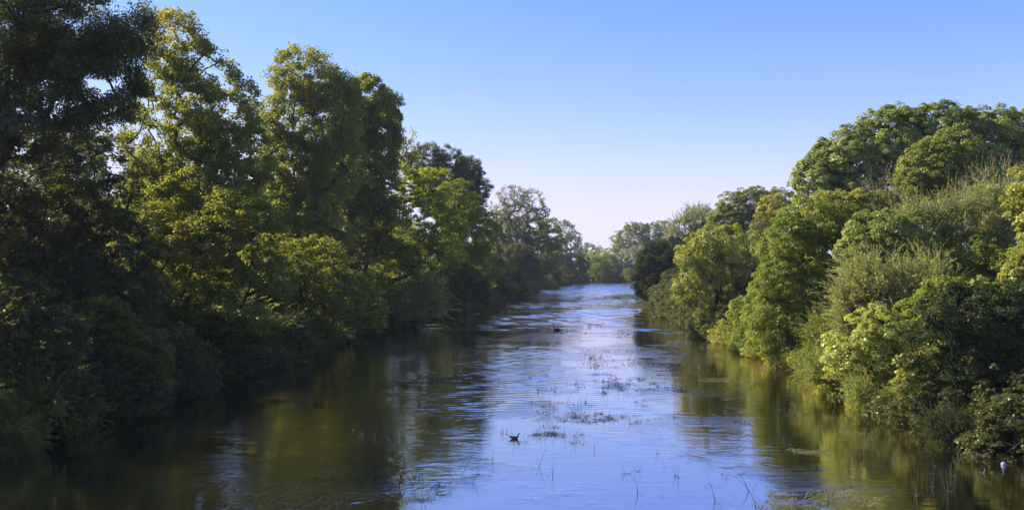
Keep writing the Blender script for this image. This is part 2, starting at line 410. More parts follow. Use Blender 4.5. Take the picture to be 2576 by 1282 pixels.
# from here on real wavelets, in ruffled patches between slicks
yy2 = np.concatenate([np.arange(40, 100, .13), np.arange(100, 384.1, .33)]); uu = np.linspace(0, 1, 150)
XL = np.minimum(xl(yy2) - 4, 30); XR = np.minimum(xr(yy2) + 4, 90)
Xf = XL[:, None] + (XR - XL)[:, None] * uu[None]; Yf = np.repeat(yy2[:, None], len(uu), 1)
rw = np.random.default_rng(5); wv = 0; ws = 0; pt = 0
for i in range(14):
    lam = rw.uniform(.9, 2.6); th = rw.normal(0, .45); kx, ky = 2 * math.pi / lam * math.sin(th) * .6, 2 * math.pi / lam * math.cos(th)
    wv = wv + np.sin(kx * Xf + ky * Yf + rw.uniform(0, 6.28)) * lam ** .6
for i in range(14):
    lam = rw.uniform(.36, .75); th = rw.normal(0, .5); kx, ky = 2 * math.pi / lam * math.sin(th) * .5, 2 * math.pi / lam * math.cos(th)
    ws = ws + np.sin(kx * Xf + ky * Yf + rw.uniform(0, 6.28)) * lam
for i in range(12):
    kx, ky = rw.normal(size=2) * np.array([.16, .26]) * (1 + i * .6); pt = pt + np.sin(kx * Xf + ky * Yf + rw.uniform(0, 6.28)) / (1 + i * .30)
msk = np.clip((pt - .55 - .35 * np.clip((Xf - 5) / 10, 0, 1)) / .2, 0, 1); bend_ = np.clip((Yf - 215) / 25, 0, 1) * np.clip((366 - Yf) / 8, 0, 1)
msk = np.maximum(msk * .55, bend_ * .9) * np.clip((Yf - 86) / 20, 0, 1)
brz = np.clip((1.15 - np.hypot((Xf + 2.2) / 7.0, (Yf - 61) / 17) + .16 * pt) / .25, 0, 1)      # the breeze patch left of mid-river
cen = np.clip((1.1 - np.hypot((Xf - 6) / 9.0, (Yf - 48) / 14) + .2 * pt) / .4, 0, 1) * .30
edge_ = np.clip((Yf - 41) / 4, 0, 1)
Zf = wv * .0125 * msk + ws * .0034 * np.maximum(brz, cen) * edge_ * np.clip((104 - Yf) / 12, 0, 1)
n0 = len(Vw); nu = len(uu)
jj = (n0 + np.arange(len(yy2) - 1)[:, None] * nu + np.arange(nu - 1)[None]).ravel()
Vw = np.concatenate([np.array(Vw, float), np.stack([Xf, Yf, Zf], -1).reshape(-1, 3)])
fw = np.concatenate([np.array(fw), np.stack([jj, jj + 1, jj + nu + 1, jj + nu], 1)])
wo = obj("river_water", mesh("river_water", Vw, fw, WATER, smooth=True)); tag(wo, kind="structure")

# ------------------------------------------------------------------ the trees and bushes one can tell apart
T = build_tree
GL = None
# left bank, near to far
T("ash_tree", "darkest tall tree overhanging the top left corner with long spreading limbs", "tree", 38, -330,
  [(-100, 60, 260, 190), (120, 30, 190, 130), (280, 50, 110, 90), (20, 250, 220, 150), (240, 220, 120, 90), (-190, 330, 220, 180)], "dark", 1,
  group="tall trees on the left bank", trunk_r=.40, trunk_top=.8, drop=.2, lai=3.2, ntar=240, s=.14)
T("poplar_tree", "tall loose-crowned poplar with a golden patch near its top", "tree", 60, 560,
  [(440, 110, 80, 90), (520, 180, 80, 90), (530, 280, 120, 130), (430, 330, 120, 150), (600, 400, 90, 130), (520, 480, 150, 130), (400, 520, 110, 100)], "airy", 2,
  group="tall trees on the left bank", trunk_r=.34, ntar=260, lai=2.3, gold=("gold_leaf", 425, 85, 1.25), drop=.12)
T("maple_tree", "shaded tree with pinholes of sky behind the far left shrubs", "tree", 48, 90,
  [(60, 420, 150, 130), (200, 470, 150, 160), (90, 620, 170, 150), (260, 640, 130, 130), (-60, 560, 150, 200)], "maple", 3,
  group="tall trees on the left bank", mat="dark_leaf", trunk_r=.3, drop=.22, lai=2.4, ntar=200)
T("maple_tree", "shaded olive tree below the poplar with the golden top", "tree", 56, 420,
  [(360, 620, 130, 120), (480, 660, 140, 130), (590, 600, 120, 130), (620, 730, 120, 110), (420, 760, 130, 100)], "maple", 4,
  group="tall trees on the left bank", trunk_r=.28, drop=.16, lai=2.8, mat="poplar_leaf")
T("poplar_tree", "round-headed sunlit poplar with a dark bare trunk showing through", "tree", 84, 700,
  [(765, 205, 88, 88), (735, 300, 78, 95), (820, 290, 85, 105), (740, 430, 95, 105), (835, 430, 80, 110), (862, 235, 46, 56), (780, 560, 110, 110), (700, 540, 80, 100)], "poplar", 5,
  group="tall trees on the left bank", trunk_r=.42, trunk_top=.86, lai=2.4, drop=.10, ntar=200, s=.20, core=.7)
T("poplar_tree", "tall dark poplar on the river side of the round-headed poplar", "tree", 100, 880,
  [(925, 250, 62, 72), (890, 320, 65, 90), (955, 330, 52, 100), (930, 440, 75, 110), (860, 470, 60, 100), (900, 570, 90, 100), (975, 290, 34, 70)], "poplar", 6, core=.6,
  group="tall trees on the left bank", trunk_r=.4, trunk_top=.8, lai=3.6, ntar=160, s=.22, drop=.08)
T("young_poplar_tree", "thin see-through young poplar beside the tall dark poplar", "tree", 112, 1010,
  [(1022, 350, 26, 42), (1000, 410, 34, 50), (1040, 420, 20, 40)], "airy", 7, group="tall trees on the left bank", trunk_r=.15, s=.22, lai=1.3, trunk_top=.9, twig=.02)
T("maple_tree", "broad sunlit tree spreading its boughs low over the left water", "tree", 104, 880,
  [(985, 470, 90, 62), (1080, 470, 62, 52), (920, 540, 90, 75), (1030, 560, 105, 80), (1120, 590, 55, 60), (950, 650, 100, 62), (1050, 650, 70, 45), (860, 640, 60, 80)], "maple", 8,
  group="tall trees on the left bank", trunk_r=.34, s=.22, lai=2.8, drop=.14, ntar=240)
T("maple_tree", "green tree filling the gap below the round-headed poplar", "tree", 76, 700,
  [(700, 690, 110, 100), (800, 690, 90, 95), (620, 800, 110, 80), (760, 800, 100, 80), (850, 740, 70, 70)], "maple", 9,
  group="tall trees on the left bank", trunk_r=.26, s=.18, lai=2.8, drop=.16, mat="poplar_leaf")
T("poplar_tree", "far dark poplar with a jagged top behind the broad sunlit tree", "tree", 160, 1110,
  [(1075, 400, 38, 42), (1130, 415, 42, 48), (1178, 440, 36, 50), (1212, 470, 24, 34), (1110, 490, 80, 60), (1190, 520, 40, 50)], "dark", 10,
  group="tall trees on the left bank", trunk_r=.35, s=.27, lai=2.8, drop=.1, mat="dark_leaf", rc=.8, core=.7)
T("lime_tree", "hazy green tree dropping to the water beyond the broad sunlit tree", "tree", 135, 1130,
  [(1150, 520, 62, 70), (1190, 590, 62, 70), (1130, 640, 60, 70), (1215, 660, 50, 60)], "olive", 11,
  group="trees along the left bank", mat="hawthorn_leaf", s=.24, lai=3, rc=.75)
T("bare_oak_tree", "almost leafless tree with a fine rounded fan of twigs against the sky", "tree", 238, 1305,
  [(1288, 492, 40, 28), (1338, 503, 34, 30), (1254, 522, 24, 22), (1310, 535, 52, 26), (1364, 532, 20, 18), (1300, 572, 36, 22)], "airy", 12,
  group="trees along the left bank", s=.27, lai=.95, stems=3, bark="grey", mat="pale_leaf", ntar=800, twig=.022, trunk_r=.36, rc=.6, trunk_top=.66, drop=.12)
T("oak_tree", "golden olive tree in new leaf under the leafless tree", "tree", 246, 1325,
  [(1260, 560, 40, 34), (1330, 580, 52, 42), (1380, 590, 40, 40), (1290, 620, 60, 45), (1365, 640, 55, 48), (1250, 590, 34, 38)], "olive", 13,
  group="trees along the left bank", s=.38, lai=3, rc=1.1, mat="olive_leaf", ntar=120)
T("weeping_willow_tree", "dark weeping willow trailing to the far left waterline", "tree", 216, 1290,
  [(1300, 640, 38, 28), (1320, 670, 38, 36), (1280, 680, 30, 40)], "yew", 14, group="trees along the left bank", s=.22, lai=3,
  shoot=(3, 5.0, (0, 0, -3.0), .25), mat="dark_leaf", rc=.9)
T("alder_tree", "thin pale tree with bright gaps at the far end of the left bank", "tree", 352, 1425,
  [(1418, 580, 30, 28), (1440, 605, 24, 26), (1405, 615, 22, 26), (1450, 630, 16, 18)], "airy", 15,
  group="trees along the left bank", s=.46, lai=1.6, bark="grey", mat="pale_leaf", twig=.04, ntar=160, rc=.9)
T("alder_tree", "dark tree standing over the water at the last bend on the left", "tree", 356, 1430,
  [(1400, 660, 40, 34), (1440, 665, 32, 32), (1465, 660, 16, 28)], "dark", 16, group="trees along the left bank", s=.48, lai=3.4, rc=1.3)
T("alder_tree", "dark hazy tree between the willow and the last bend on the left", "tree", 292, 1370,
  [(1350, 680, 36, 38), (1385, 668, 30, 40)], "dark", 17, group="trees along the left bank", s=.42, lai=3.2, rc=1.2)
# far end of the river
T("willow_bush", "yellow-green willow bush glowing in the sun at the river bend", "bush", 380, 1500,
  [(1485, 655, 30, 24), (1520, 658, 32, 24), (1474, 676, 22, 24), (1540, 678, 24, 22), (1505, 680, 34, 20)], "olive", 20, group="trees at the river bend", mat="bright_leaf", s=.42, lai=3.2, rc=1.2, stems=3, branch_names=("stems", "foliage"), trunk_r=.15)
T("willow_bush", "grey-green willow bush right of the glowing one at the river bend", "bush", 381, 1580,
  [(1560, 662, 30, 26), (1595, 650, 34, 30), (1620, 640, 26, 24), (1560, 690, 22, 14), (1600, 684, 26, 20)], "olive", 21, group="trees at the river bend", mat="pale_leaf", s=.42, lai=3.2, rc=1.2, stems=3, branch_names=("stems", "foliage"), trunk_r=.15)
T("lime_tree", "large grey-green tree rising over the river bend", "tree", 440, 1620,
  [(1590, 598, 42, 34), (1640, 590, 36, 30), (1668, 575, 22, 20), (1600, 575, 36, 16), (1570, 620, 30, 24), (1640, 620, 44, 26)], "olive", 22, group="trees at the river bend", mat="olive_leaf", s=.50, lai=2.8, rc=1.5)
T("maple_tree", "small rust-tinged tree peeping over the bend beside the pylon", "tree", 450, 1545,
  [(1546, 604, 13, 12), (1553, 620, 12, 14)], "airy", 23, group="trees at the river bend", mat="tan_leaf", s=.45, lai=1.6, rc=1.0)
for i, (px, py, rx, ry, mt, lb) in enumerate([(1478, 624, 22, 13, "pale_leaf", "palest distant tree at the very end of the river"),
        (1512, 632, 16, 16, "tan_leaf", "brown distant tree behind the glowing willow bush"),
        (1535, 636, 16, 14, "olive_leaf", "dull brown-green distant tree right of the brown one"),
        (1458, 634, 14, 12, "pale_leaf", "small pale distant tree against the last left tree")]):
    T("distant_tree", lb, "tree", 520 + 15 * i, px, [(px, py, rx, ry), (px + 6, py + 18, rx, ry)], "airy", 30 + i, group="trees at the river bend", mat=mt, s=.6, lai=2.2, rc=1.3, ntar=70, twig=.05)
# right bank, far to near
T("thorn_bush", "dark shaded bush leaning over the water on the far right bank", "bush", 150, 1680,
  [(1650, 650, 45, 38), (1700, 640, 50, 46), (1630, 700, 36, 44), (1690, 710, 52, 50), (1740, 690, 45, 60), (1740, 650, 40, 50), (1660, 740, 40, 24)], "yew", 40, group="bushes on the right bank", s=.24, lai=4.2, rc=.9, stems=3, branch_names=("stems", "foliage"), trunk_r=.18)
T("twiggy_ash_tree", "tan twiggy tree barely in leaf above the dark leaning bush", "tree", 185, 1740,
  [(1725, 575, 40, 32), (1760, 555, 42, 38), (1700, 600, 34, 26), (1800, 580, 40, 40)], "airy", 41, group="trees on the right bank", bark='tan', mat="pale_leaf", s=.28, lai=1.9, ntar=420, twig=.028, rc=.8, shoot=(2, 1.6, (0, 0, 1.6), .5))
T("birch_tree", "small pale domed tree behind the twiggy one", "tree", 230, 1765,
  [(1768, 528, 27, 22), (1790, 545, 24, 24)], "airy", 42, group="trees on the right bank", mat="pale_leaf", s=.36, lai=1.7, rc=.9)
T("oak_tree", "rounded green tree left of the great chestnut on the skyline", "tree", 150, 1890,
  [(1850, 520, 46, 36), (1905, 505, 52, 36), (1955, 500, 42, 28), (1830, 560, 46, 34), (1920, 560, 70, 50)], "hawthorn", 43, group="trees on the right bank", mat="olive_leaf", s=.24, lai=3.0, rc=.85, core=.85)
T("field_maple_tree", "narrow golden-brown tree against the chestnut's left edge", "tree", 118, 1935,
  [(1945, 520, 34, 30), (1925, 570, 34, 44), (1900, 620, 34, 46)], "olive", 44, group="trees on the right bank", mat="olive_leaf", s=.2, lai=2.8, rc=.6, gold=("gold_leaf", 1955, 500, 3.0))
T("ivy_clad_tree", "lime-green ivy-draped tree with a dark hollow by the water", "tree", 88, 1810,
  [(1740, 640, 40, 38), (1790, 610, 50, 40), (1850, 620, 58, 56), (1755, 690, 40, 42), (1840, 680, 50, 30), (1790, 680, 24, 60), (1725, 730, 32, 30), (1765, 770, 20, 60), (1800, 790, 26, 40), (1860, 760, 40, 40), (1880, 710, 38, 60)], "ivy", 45,
  group="trees on the right bank", s=.17, lai=2.8, rc=.6, stems=2)
T("chestnut_tree", "great domed chestnut with bright tufted leaf clusters on the skyline", "tree", 92, 2440,
  [(2060, 450, 62, 68), (2140, 400, 85, 80), (2250, 345, 100, 80), (2360, 330, 105, 68), (2480, 340, 100, 72), (2590, 360, 100, 90), (2200, 460, 120, 70), (2330, 430, 130, 90), (2480, 450, 140, 90), (2080, 500, 80, 40), (2650, 450, 100, 120)], "chestnut", 46,
  group="trees on the right bank", trunk_r=.55, ntar=260, core=.9)
T("field_maple_tree", "yellow-green tree standing in front of the great chestnut", "tree", 76, 2390,
  [(2400, 375, 72, 58), (2340, 430, 80, 50), (2440, 430, 66, 60), (2290, 460, 50, 40), (2380, 490, 95, 50)], "olive", 47, group="trees on the right bank", s=.19, lai=2.8, core=.8)
T("dead_elder_bush", "leafless tangle of twigs behind the right willows", "bush", 66, 2500,
  [(2500, 455, 60, 40), (2450, 480, 40, 26)], "airy", 48, group="bushes on the right bank", lai=.12, ntar=320, twig=.011, bark='tan', stems=5, branch_names=("stems", "foliage"), trunk_r=.07, shoot=(2, 1.2, (0, 0, 1.6), .6), s=.08, mat="tan_leaf")
T("dead_elder_bush", "small brown leafless twigs under the chestnut's left half", "bush", 72, 2215,
  [(2215, 475, 34, 36), (2240, 500, 30, 30)], "airy", 49, group="bushes on the right bank", lai=.12, ntar=240, twig=.012, bark='tan', stems=5, branch_names=("stems", "foliage"), trunk_r=.07, shoot=(2, 1.1, (0, 0, 1.6), .6), s=.08, mat="tan_leaf")
T("hawthorn_tree", "big rounded hawthorn with sunlit left flank reaching down to the water", "tree", 63, 2040,
  [(2040, 560, 80, 64), (1990, 600, 70, 66), (2090, 620, 80, 80), (1960, 690, 66, 70), (2040, 720, 90, 80), (1930, 790, 50, 50), (2000, 810, 90, 70), (1925, 850, 44, 36), (2090, 760, 60, 90), (1990, 870, 70, 40)], "hawthorn", 50,
  group="trees on the right bank", trunk_r=.3, s=.14, lai=2.8, core=.8)
T("elm_tree", "fresh green tree behind the hawthorn below the chestnut", "tree", 72, 2120,
  [(2100, 530, 90, 50), (2180, 520, 80, 45), (2060, 560, 60, 40), (2230, 560, 70, 50)], "hawthorn", 51, group="trees on the right bank", s=.16, lai=3.2, mat="ivy_leaf")
T("elm_tree", "deep green tree with overlapping leaf shelves behind the near willows", "tree", 56, 2210,
  [(2210, 580, 70, 50), (2170, 630, 60, 50), (2240, 650, 70, 60), (2170, 690, 50, 40), (2300, 590, 60, 44)], "hawthorn", 52, group="trees on the right bank", s=.16, lai=3.6, mat="chestnut_leaf", rc=.55)
T("willow_tree", "silvery willow with upright shoots below the leafless tangle", "tree", 58, 2440,
  [(2300, 560, 70, 40), (2400, 550, 90, 55), (2510, 530, 80, 70), (2420, 650, 100, 80), (2530, 640, 80, 90), (2330, 640, 60, 60), (2460, 740, 110, 60)], "airy", 53,
  group="trees on the right bank", mat="willow_leaf", lai=2.4, s=.12, rc=.55, ntar=240, shoot=(3, 1.3, (-.1, 0, 1.0), .6), bark='grey', stems=3, trunk_r=.16, drop=.03)
T("willow_bush", "olive willow bush bristling with long bare-tipped shoots near the water", "bush", 51, 2240,
  [(2190, 700, 60, 60), (2260, 760, 80, 70), (2160, 790, 60, 50), (2330, 720, 70, 70), (2140, 740, 36, 40), (2350, 800, 70, 60), (2200, 830, 80, 50)], "airy", 54,
  group="bushes on the right bank", mat="willow_leaf", lai=2.6, s=.12, rc=.45, ntar=240, shoot=(2.5 and 3, 1.2, (-.5, 0, .9), .65), bark='grey', stems=5, branch_names=("stems", "foliage"), trunk_r=.08, drop=.03)
T("dogwood_bush", "brightest bush with large pale yellow leaves above the right waterline", "bush", 46, 2190,
  [(2140, 850, 56, 50), (2200, 830, 70, 60), (2250, 880, 60, 60), (2170, 910, 80, 50), (2110, 900, 40, 36), (2250, 950, 60, 40)], "bright", 55,
  group="bushes on the right bank", stems=6, branch_names=("stems", "foliage"), trunk_r=.05, s=.15)
T("elder_bush", "green sprig bush at the hawthorn's foot by the water", "bush", 59, 2080,
  [(2060, 840, 30, 40), (2090, 880, 36, 40), (2040, 900, 30, 28)], "airy", 56, group="bushes on the right bank", mat="hawthorn_leaf", lai=1.8, s=.12, rc=.35, shoot=(4, .9, (-.6, 0, 1.1), .5), stems=4, branch_names=("stems", "foliage"), trunk_r=.05)
T("thorn_tree", "darkest near thorn tree with a leaning black trunk on the right", "tree", 38, 2600,
  [(2400, 790, 90, 70), (2490, 800, 100, 90), (2350, 870, 70, 70), (2460, 920, 100, 80), (2560, 860, 80, 110), (2340, 960, 80, 60), (2420, 1010, 90, 60), (2520, 1030, 80, 70), (2600, 780, 80, 90)], "hawthorn", 57,
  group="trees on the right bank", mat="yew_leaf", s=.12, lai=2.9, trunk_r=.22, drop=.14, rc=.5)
T("lime_tree", "fresh green tree cut by the right edge of the view", "tree", 46, 2600,
  [(2590, 470, 60, 60), (2610, 560, 60, 80), (2590, 700, 50, 70), (2600, 800, 60, 60)], "hawthorn", 58, group="trees on the right bank", mat="ivy_leaf", s=.14, lai=3.2)
T("bramble_thicket", "low tangle of brambles and dead stems along the sunny right waterline", "bush", 50, 2080,
  [(2060, 930, 44, 26), (2110, 950, 44, 26), (2150, 975, 40, 22)], "airy", 59, group="bushes on the right bank", mat="olive_leaf", lai=2.2, s=.10, rc=.3, shoot=(6, .8, (-.5, -.2, .5), .9), stems=8, bark='grey', branch_names=("stems", "foliage"), trunk_r=.03, twig=.008)
T("bramble_thicket", "pale dead stems and brambles at the foot of the brightest bush", "bush", 44, 2230,
  [(2190, 985, 46, 24), (2250, 1005, 44, 26), (2300, 1035, 46, 26)], "airy", 60, group="bushes on the right bank", mat="olive_leaf", lai=1.9, s=.09, rc=.3, shoot=(7, .7, (-.5, -.2, .5), .9), stems=8, bark='grey', branch_names=("stems", "foliage"), trunk_r=.03, twig=.008)
T("bramble_thicket", "dark shaded tangle of brambles in the bottom right corner", "bush", 35.5, 2500,
  [(2400, 1075, 60, 30), (2480, 1100, 60, 34), (2560, 1100, 60, 50)], "airy", 61, group="bushes on the right bank", mat="yew_leaf", lai=2.0, s=.09, rc=.3, shoot=(7, .7, (-.6, -.3, .2), .9), stems=8, branch_names=("stems", "foliage"), trunk_r=.03, twig=.008)  # near-black leaf colour stands in for the bank's shade

# left waterline bushes
LBUSH = [
 ("elder_bush", "nearest shrub sprawling down to the water at the left edge", 37, 60, [(20, 760, 110, 90), (110, 850, 110, 80), (20, 930, 130, 90), (130, 980, 110, 70), (40, 1040, 100, 50), (190, 1010, 60, 40)], "maple", "dark_leaf"),
 ("elder_bush", "green shrub reaching over the water right of the nearest one", 44, 250, [(230, 820, 110, 80), (320, 880, 110, 70), (250, 930, 110, 60), (370, 940, 80, 40)], "maple", "poplar_leaf"),
 ("willow_bush", "grey-leaved shrub mounded under the tall dark left trees", 47, 190, [(160, 690, 110, 70), (270, 740, 120, 70), (100, 650, 90, 60)], "airy", "dark_leaf"),
 ("hazel_bush", "dull shrub hanging low over the left water mid-bank", 56, 480, [(450, 830, 110, 80), (540, 860, 100, 60), (470, 910, 90, 36), (400, 860, 70, 60)], "maple", "dark_leaf"),
 ("willow_bush", "drooping dark willow bush above the calm left shallows", 66, 640, [(620, 850, 80, 60), (690, 860, 70, 50), (560, 900, 70, 36), (730, 840, 40, 46), (640, 905, 60, 24)], "airy", "dark_leaf"),
 ("field_maple_bush", "bright-leaved bush dipping sunlit tips into the left water", 84, 880, [(870, 770, 56, 52), (930, 780, 46, 40), (830, 820, 46, 30), (900, 740, 56, 40), (950, 810, 24, 14)], "maple", "maple_leaf"),
 ("willow_bush", "grey-green sallow with spiky sunlit tips on the left bank", 104, 1040, [(1040, 760, 46, 34), (1070, 735, 40, 30), (1000, 780, 36, 24), (1095, 775, 24, 14)], "airy", "willow_leaf"),
 ("hazel_bush", "bluish dark bush rounded over the water past the grey-green sallow", 134, 1170, [(1130, 700, 60, 46), (1180, 715, 52, 40), (1110, 750, 40, 26), (1215, 740, 26, 20)], "dark", "dark_leaf"),
 ("hazel_bush", "dark bush under the dark weeping willow's left side", 160, 1250, [(1240, 690, 40, 50), (1260, 730, 34, 18)], "dark", "dark_leaf"),
]
for i, (nm, lb, Y, bpx, lobes, kd, mt) in enumerate(LBUSH):
    s_ = max(.13, Y * .0019)
    T(nm, lb, "bush", Y, bpx, lobes, kd, 80 + i, group="bushes on the left waterline", mat=mt, s=s_, lai=3.2 if kd != "airy" else 2.2,
      rc=max(.4, Y * .006), stems=4, branch_names=("stems", "foliage"), trunk_r=.09, drop=.08,
      shoot=(4, 1.0 if Y < 70 else 1.8, (.5, 0, (.9 if mt == "willow_leaf" else -.5)), .6) if nm == "willow_bush" else None)

# ------------------------------------------------------------------ waterline filler bushes: copies of three, each its own thing
bprotos = []
for i, (kd, mt, sh) in enumerate([("maple", "dark_leaf", None), ("airy", "poplar_leaf", (4, 1.1, (.4, 0, -.4), .6)), ("hawthorn", "hawthorn_leaf", None), ("olive", "ivy_leaf", None)]):
    Yp = 50.; k_ = F / Yp / K; py0 = lambda z: (HZ - (z - H) * F / Yp) / K; rp = np.random.default_rng(300 + i)
    lob = [(512 / K + dx * k_, py0(z), r * k_, rz * k_, dy, r) for dx, dy, z, r, rz in [(0, 0, 1.6, 1.7, 1.4), (1.5, .6, 1.0, 1.4, .9), (-1.4, -.5, .9, 1.3, .9), (.4, -1.4, .7, 1.3, .7), (-.3, 1.5, 1.1, 1.4, 1.0), (.3, .2, 2.7, 1.0, .8)]]
    bprotos.append(T("waterside_bush", "x", "bush", Yp, 512 / K, lob, kd, 310 + i, mat=mt, s=.15, lai=2.6, rc=.42, z0=0., ntar=90, stems=4, branch_names=("stems", "foliage"), trunk_r=.05, shoot=sh))
ORD = ["nearest", "second nearest", "third nearest", "fourth nearest", "fifth nearest", "sixth nearest", "seventh nearest", "eighth nearest", "ninth nearest", "tenth nearest", "eleventh nearest", "twelfth nearest", "thirteenth nearest", "fourteenth nearest"]
MARKL = [(0, "in the bottom left corner"), (36, "under the darkest overhanging tree"), (50, "below the poplar with the golden patch"), (64, "left of the sunlit dipping bush"), (80, "beside the sunlit dipping bush"), (96, "below the broad sunlit tree"), (118, "past the grey-green sallow"), (150, "short of the weeping willow"), (205, "by the weeping willow"), (250, "below the leafless tree"), (300, "near the last left bend")]
MARKR = [(0, "in the bottom right corner"), (37, "under the darkest thorn tree"), (45, "by the brightest bush"), (55, "at the big hawthorn's foot"), (75, "by the ivy-draped tree"), (100, "just past the ivy-draped tree"), (140, "by the dark leaning bush"), (200, "past the dark leaning bush"), (260, "near the last right bend")]
SEEN = {}
def which(what, marks, y):
    w_ = [t_ for a_, t_ in marks if y >= a_][-1]; n_ = SEEN.get((what, w_), 0); SEEN[(what, w_)] = n_ + 1
    return f"{ORD[min(n_, 13)]} {what} {w_}"
brng = random.Random(11); bplaced = [0] * 4
def bush(x, y, k, s, label, group, sz=None):
    z = float(ground_z(np.array(x), np.array(y))) - .05; r = bprotos[k]
    if bplaced[k] == 0:
        r.location = (x, y, z); r.rotation_euler = (0, 0, brng.uniform(0, 6)); r.scale = (s, s, sz or s); r['label'] = label; r['group'] = group
    else: copy_tree(r, (x, y, z), brng.uniform(0, 6.28), s, label, group, sz)
    bplaced[k] += 1
y = 24.
while y < 150:
    bush(xl(y) + brng.uniform(-.4, .5), y, brng.choice([0, 0, 1]), brng.uniform(.75, 1.15), which("low dark bush on the left waterline", MARKL, y), "low bushes trailing along the left waterline")
    if y > 34: bush(xl(y) - 3.0, y + 1.5, brng.choice([0, 1]), brng.uniform(1.1, 1.6), which("shaded bush behind the left waterline", MARKL, y), "understorey bushes on the left bank")
    y += brng.uniform(2.6, 3.6) * (1 if y < 90 else 1.4)
y = 150.
while y < 380:
    bush(xl(y) + brng.uniform(-.8, .2), y, brng.choice([0, 0, 1]), brng.uniform(1.2, 1.9), which("low dark bush on the left waterline", MARKL, y), "low bushes trailing along the left waterline")
    if y < 330: bush(xr(y) + 2.5, y, 0, brng.uniform(1.2, 1.9), which("low green bush on the right waterline", MARKR, y), "low bushes trailing along the right waterline")
    y += brng.uniform(5, 8)
for x in range(20, 90, 6): bush(x, 369.9 + (x - 21) / 59 * 4, brng.choice([0, 2]), brng.uniform(1.5, 2.3), ["leftmost", "second from left", "third from left", "fourth from left", "fifth from left", "sixth from left", "seventh from left", "eighth from left", "ninth from left", "tenth from left", "eleventh from left", "last on the right"][(x - 20) // 6] + " low bush on the bank closing the river's far end", "low bushes along the far end of the river")
y = 27.
while y < 150:
    k = brng.choice([2, 3, 3]) if y > 41 else 0  # nearest bushes get the dark-leaved copy, its colour standing in for shade
    if y > 84: k = 0
    bush(xr(y) + (brng.uniform(-.3, .5) if y > 33 else 1.2) + (.3 if y > 95 else 0), y, k, brng.uniform(.55, .85), which("low green bush on the right waterline", MARKR, y), "low bushes trailing along the right waterline")
    if y > 34: bush(xr(y) + 3.2, y + 1.2, k, brng.uniform(1.1, 1.5), which("green bush behind the right waterline", MARKR, y), "understorey bushes on the right bank")
    y += brng.uniform(2.8, 3.8) * (1 if y < 90 else 1.4)

# ------------------------------------------------------------------ woodland behind: copies of four trees, each its own thing
protos = []
for i, (kd, mt, hh, wdt) in enumerate([("dark", "dark_leaf", 15, 9), ("poplar", "poplar_leaf", 17, 8), ("maple", "dark_leaf", 12, 9), ("hawthorn", "hawthorn_leaf", 9, 8)]):
    Yp = 60.; k_ = F / Yp / K      # px (2576) per metre at 60 m
    px0 = 512 / K; py0 = lambda z: (HZ - (z - H) * F / Yp) / K
    rngp = np.random.default_rng(200 + i)
    lob = [(px0 + rngp.uniform(-.22, .22) * wdt * k_, py0(hh * f), wdt * k_ * .5 * r_, hh * .15 * k_, rngp.uniform(-1.5, 1.5)) for f, r_ in [(.87, .55), (.72, .8), (.56, 1.0), (.40, 1.0), (.25, .85), (.12, .8)]]
    protos.append(T("woodland_tree", "x", "tree", Yp, px0, lob, kd, 210 + i, mat=mt, s=.27, lai=2.4, rc=.95, z0=0., ntar=110))
rng = random.Random(7)
placed = [0] * 4
def wood(x, y, k, s, label, group, sz=None):
    z = float(ground_z(np.array(x), np.array(y))) - .1
    r = protos[k]
    if placed[k] == 0:
        r.location = (x, y, z); r.rotation_euler = (0, 0, rng.uniform(0, 6)); r.scale = (s, s, sz or s); r['label'] = label; r['group'] = group
    else:
        copy_tree(r, (x, y, z), rng.uniform(0, 6.28), s, label, group, sz)
    placed[k] += 1
# behind the left trees
y = 30.
while y < 300:
    for row, off in enumerate((9, 16)):
        if row == 1 and y > 190: continue
        k = rng.choice([0, 1, 2, 0]); s = rng.uniform(.8, 1.05) * (1.0 if row else .85)
        if k == 1: s *= .9
        wood(xl(y) - off - rng.uniform(0, 4), y + rng.uniform(-3, 3), k, s,
             which("background wood tree behind the left bank", MARKL, y), "wood behind the left bank")
    y += rng.uniform(7, 9.5) * (1 if y < 120 else 1.3)
# left filler along the waterline beyond 150 m
for y in (150, 162, 174, 186, 198, 212, 228, 242, 256, 272, 290, 310, 330, 350, 370):
    wood(xl(y) - 2.5, y, rng.choice([2, 3, 0]), rng.uniform(.55, .8) * (.8 if y > 280 else 1), which("dark small tree beside the left water", MARKL, y), "waterside trees far along the left bank")
# across the end of the river
for (x, y, s) in ((22, 400, .9), (52, 402, 1.0), (62, 396, 1.2), (74, 400, 1.3), (66, 425, 1.5), (46, 430, 1.2), (84, 420, 1.5), (30, 425, 1.), (98, 410, 1.5), (14, 396, 1.2), (38, 412, .9), (112, 420, 1.6), (6, 400, 1.2)):
    wood(x, y, rng.choice([2, 3]), s * .8, which("low tree closing the far end of the river", [(0, "at the bend"), (410, "behind the bend's first row")], y), "trees closing the far end of the river")
# behind the right bank
y = 45.
while y < 330:
    k = rng.choice([3, 3, 2, 1]) if y > 100 else 3
    s = (.75 if y < 75 else 1.0 if y < 110 else .95) * rng.uniform(.9, 1.1)
    if k == 1: s *= .62
    if k == 2: s *= .8
    wood(xr(y) + rng.uniform(7, 10), y, k, s, which("thicket tree behind the right bank", MARKR, y), "thicket behind the right bank")
    y += rng.uniform(7, 10) * (1 if y < 120 else 1.4)
for y in (104, 116, 128, 150, 168, 185, 205, 230, 260):
    wood(xr(y) + 5.0, y, 3, rng.uniform(.6, .8), which("tall dark green bush beside the right water", MARKR, y), "waterside bushes far along the right bank")
print("leaf faces", NT[0], "placed", placed)
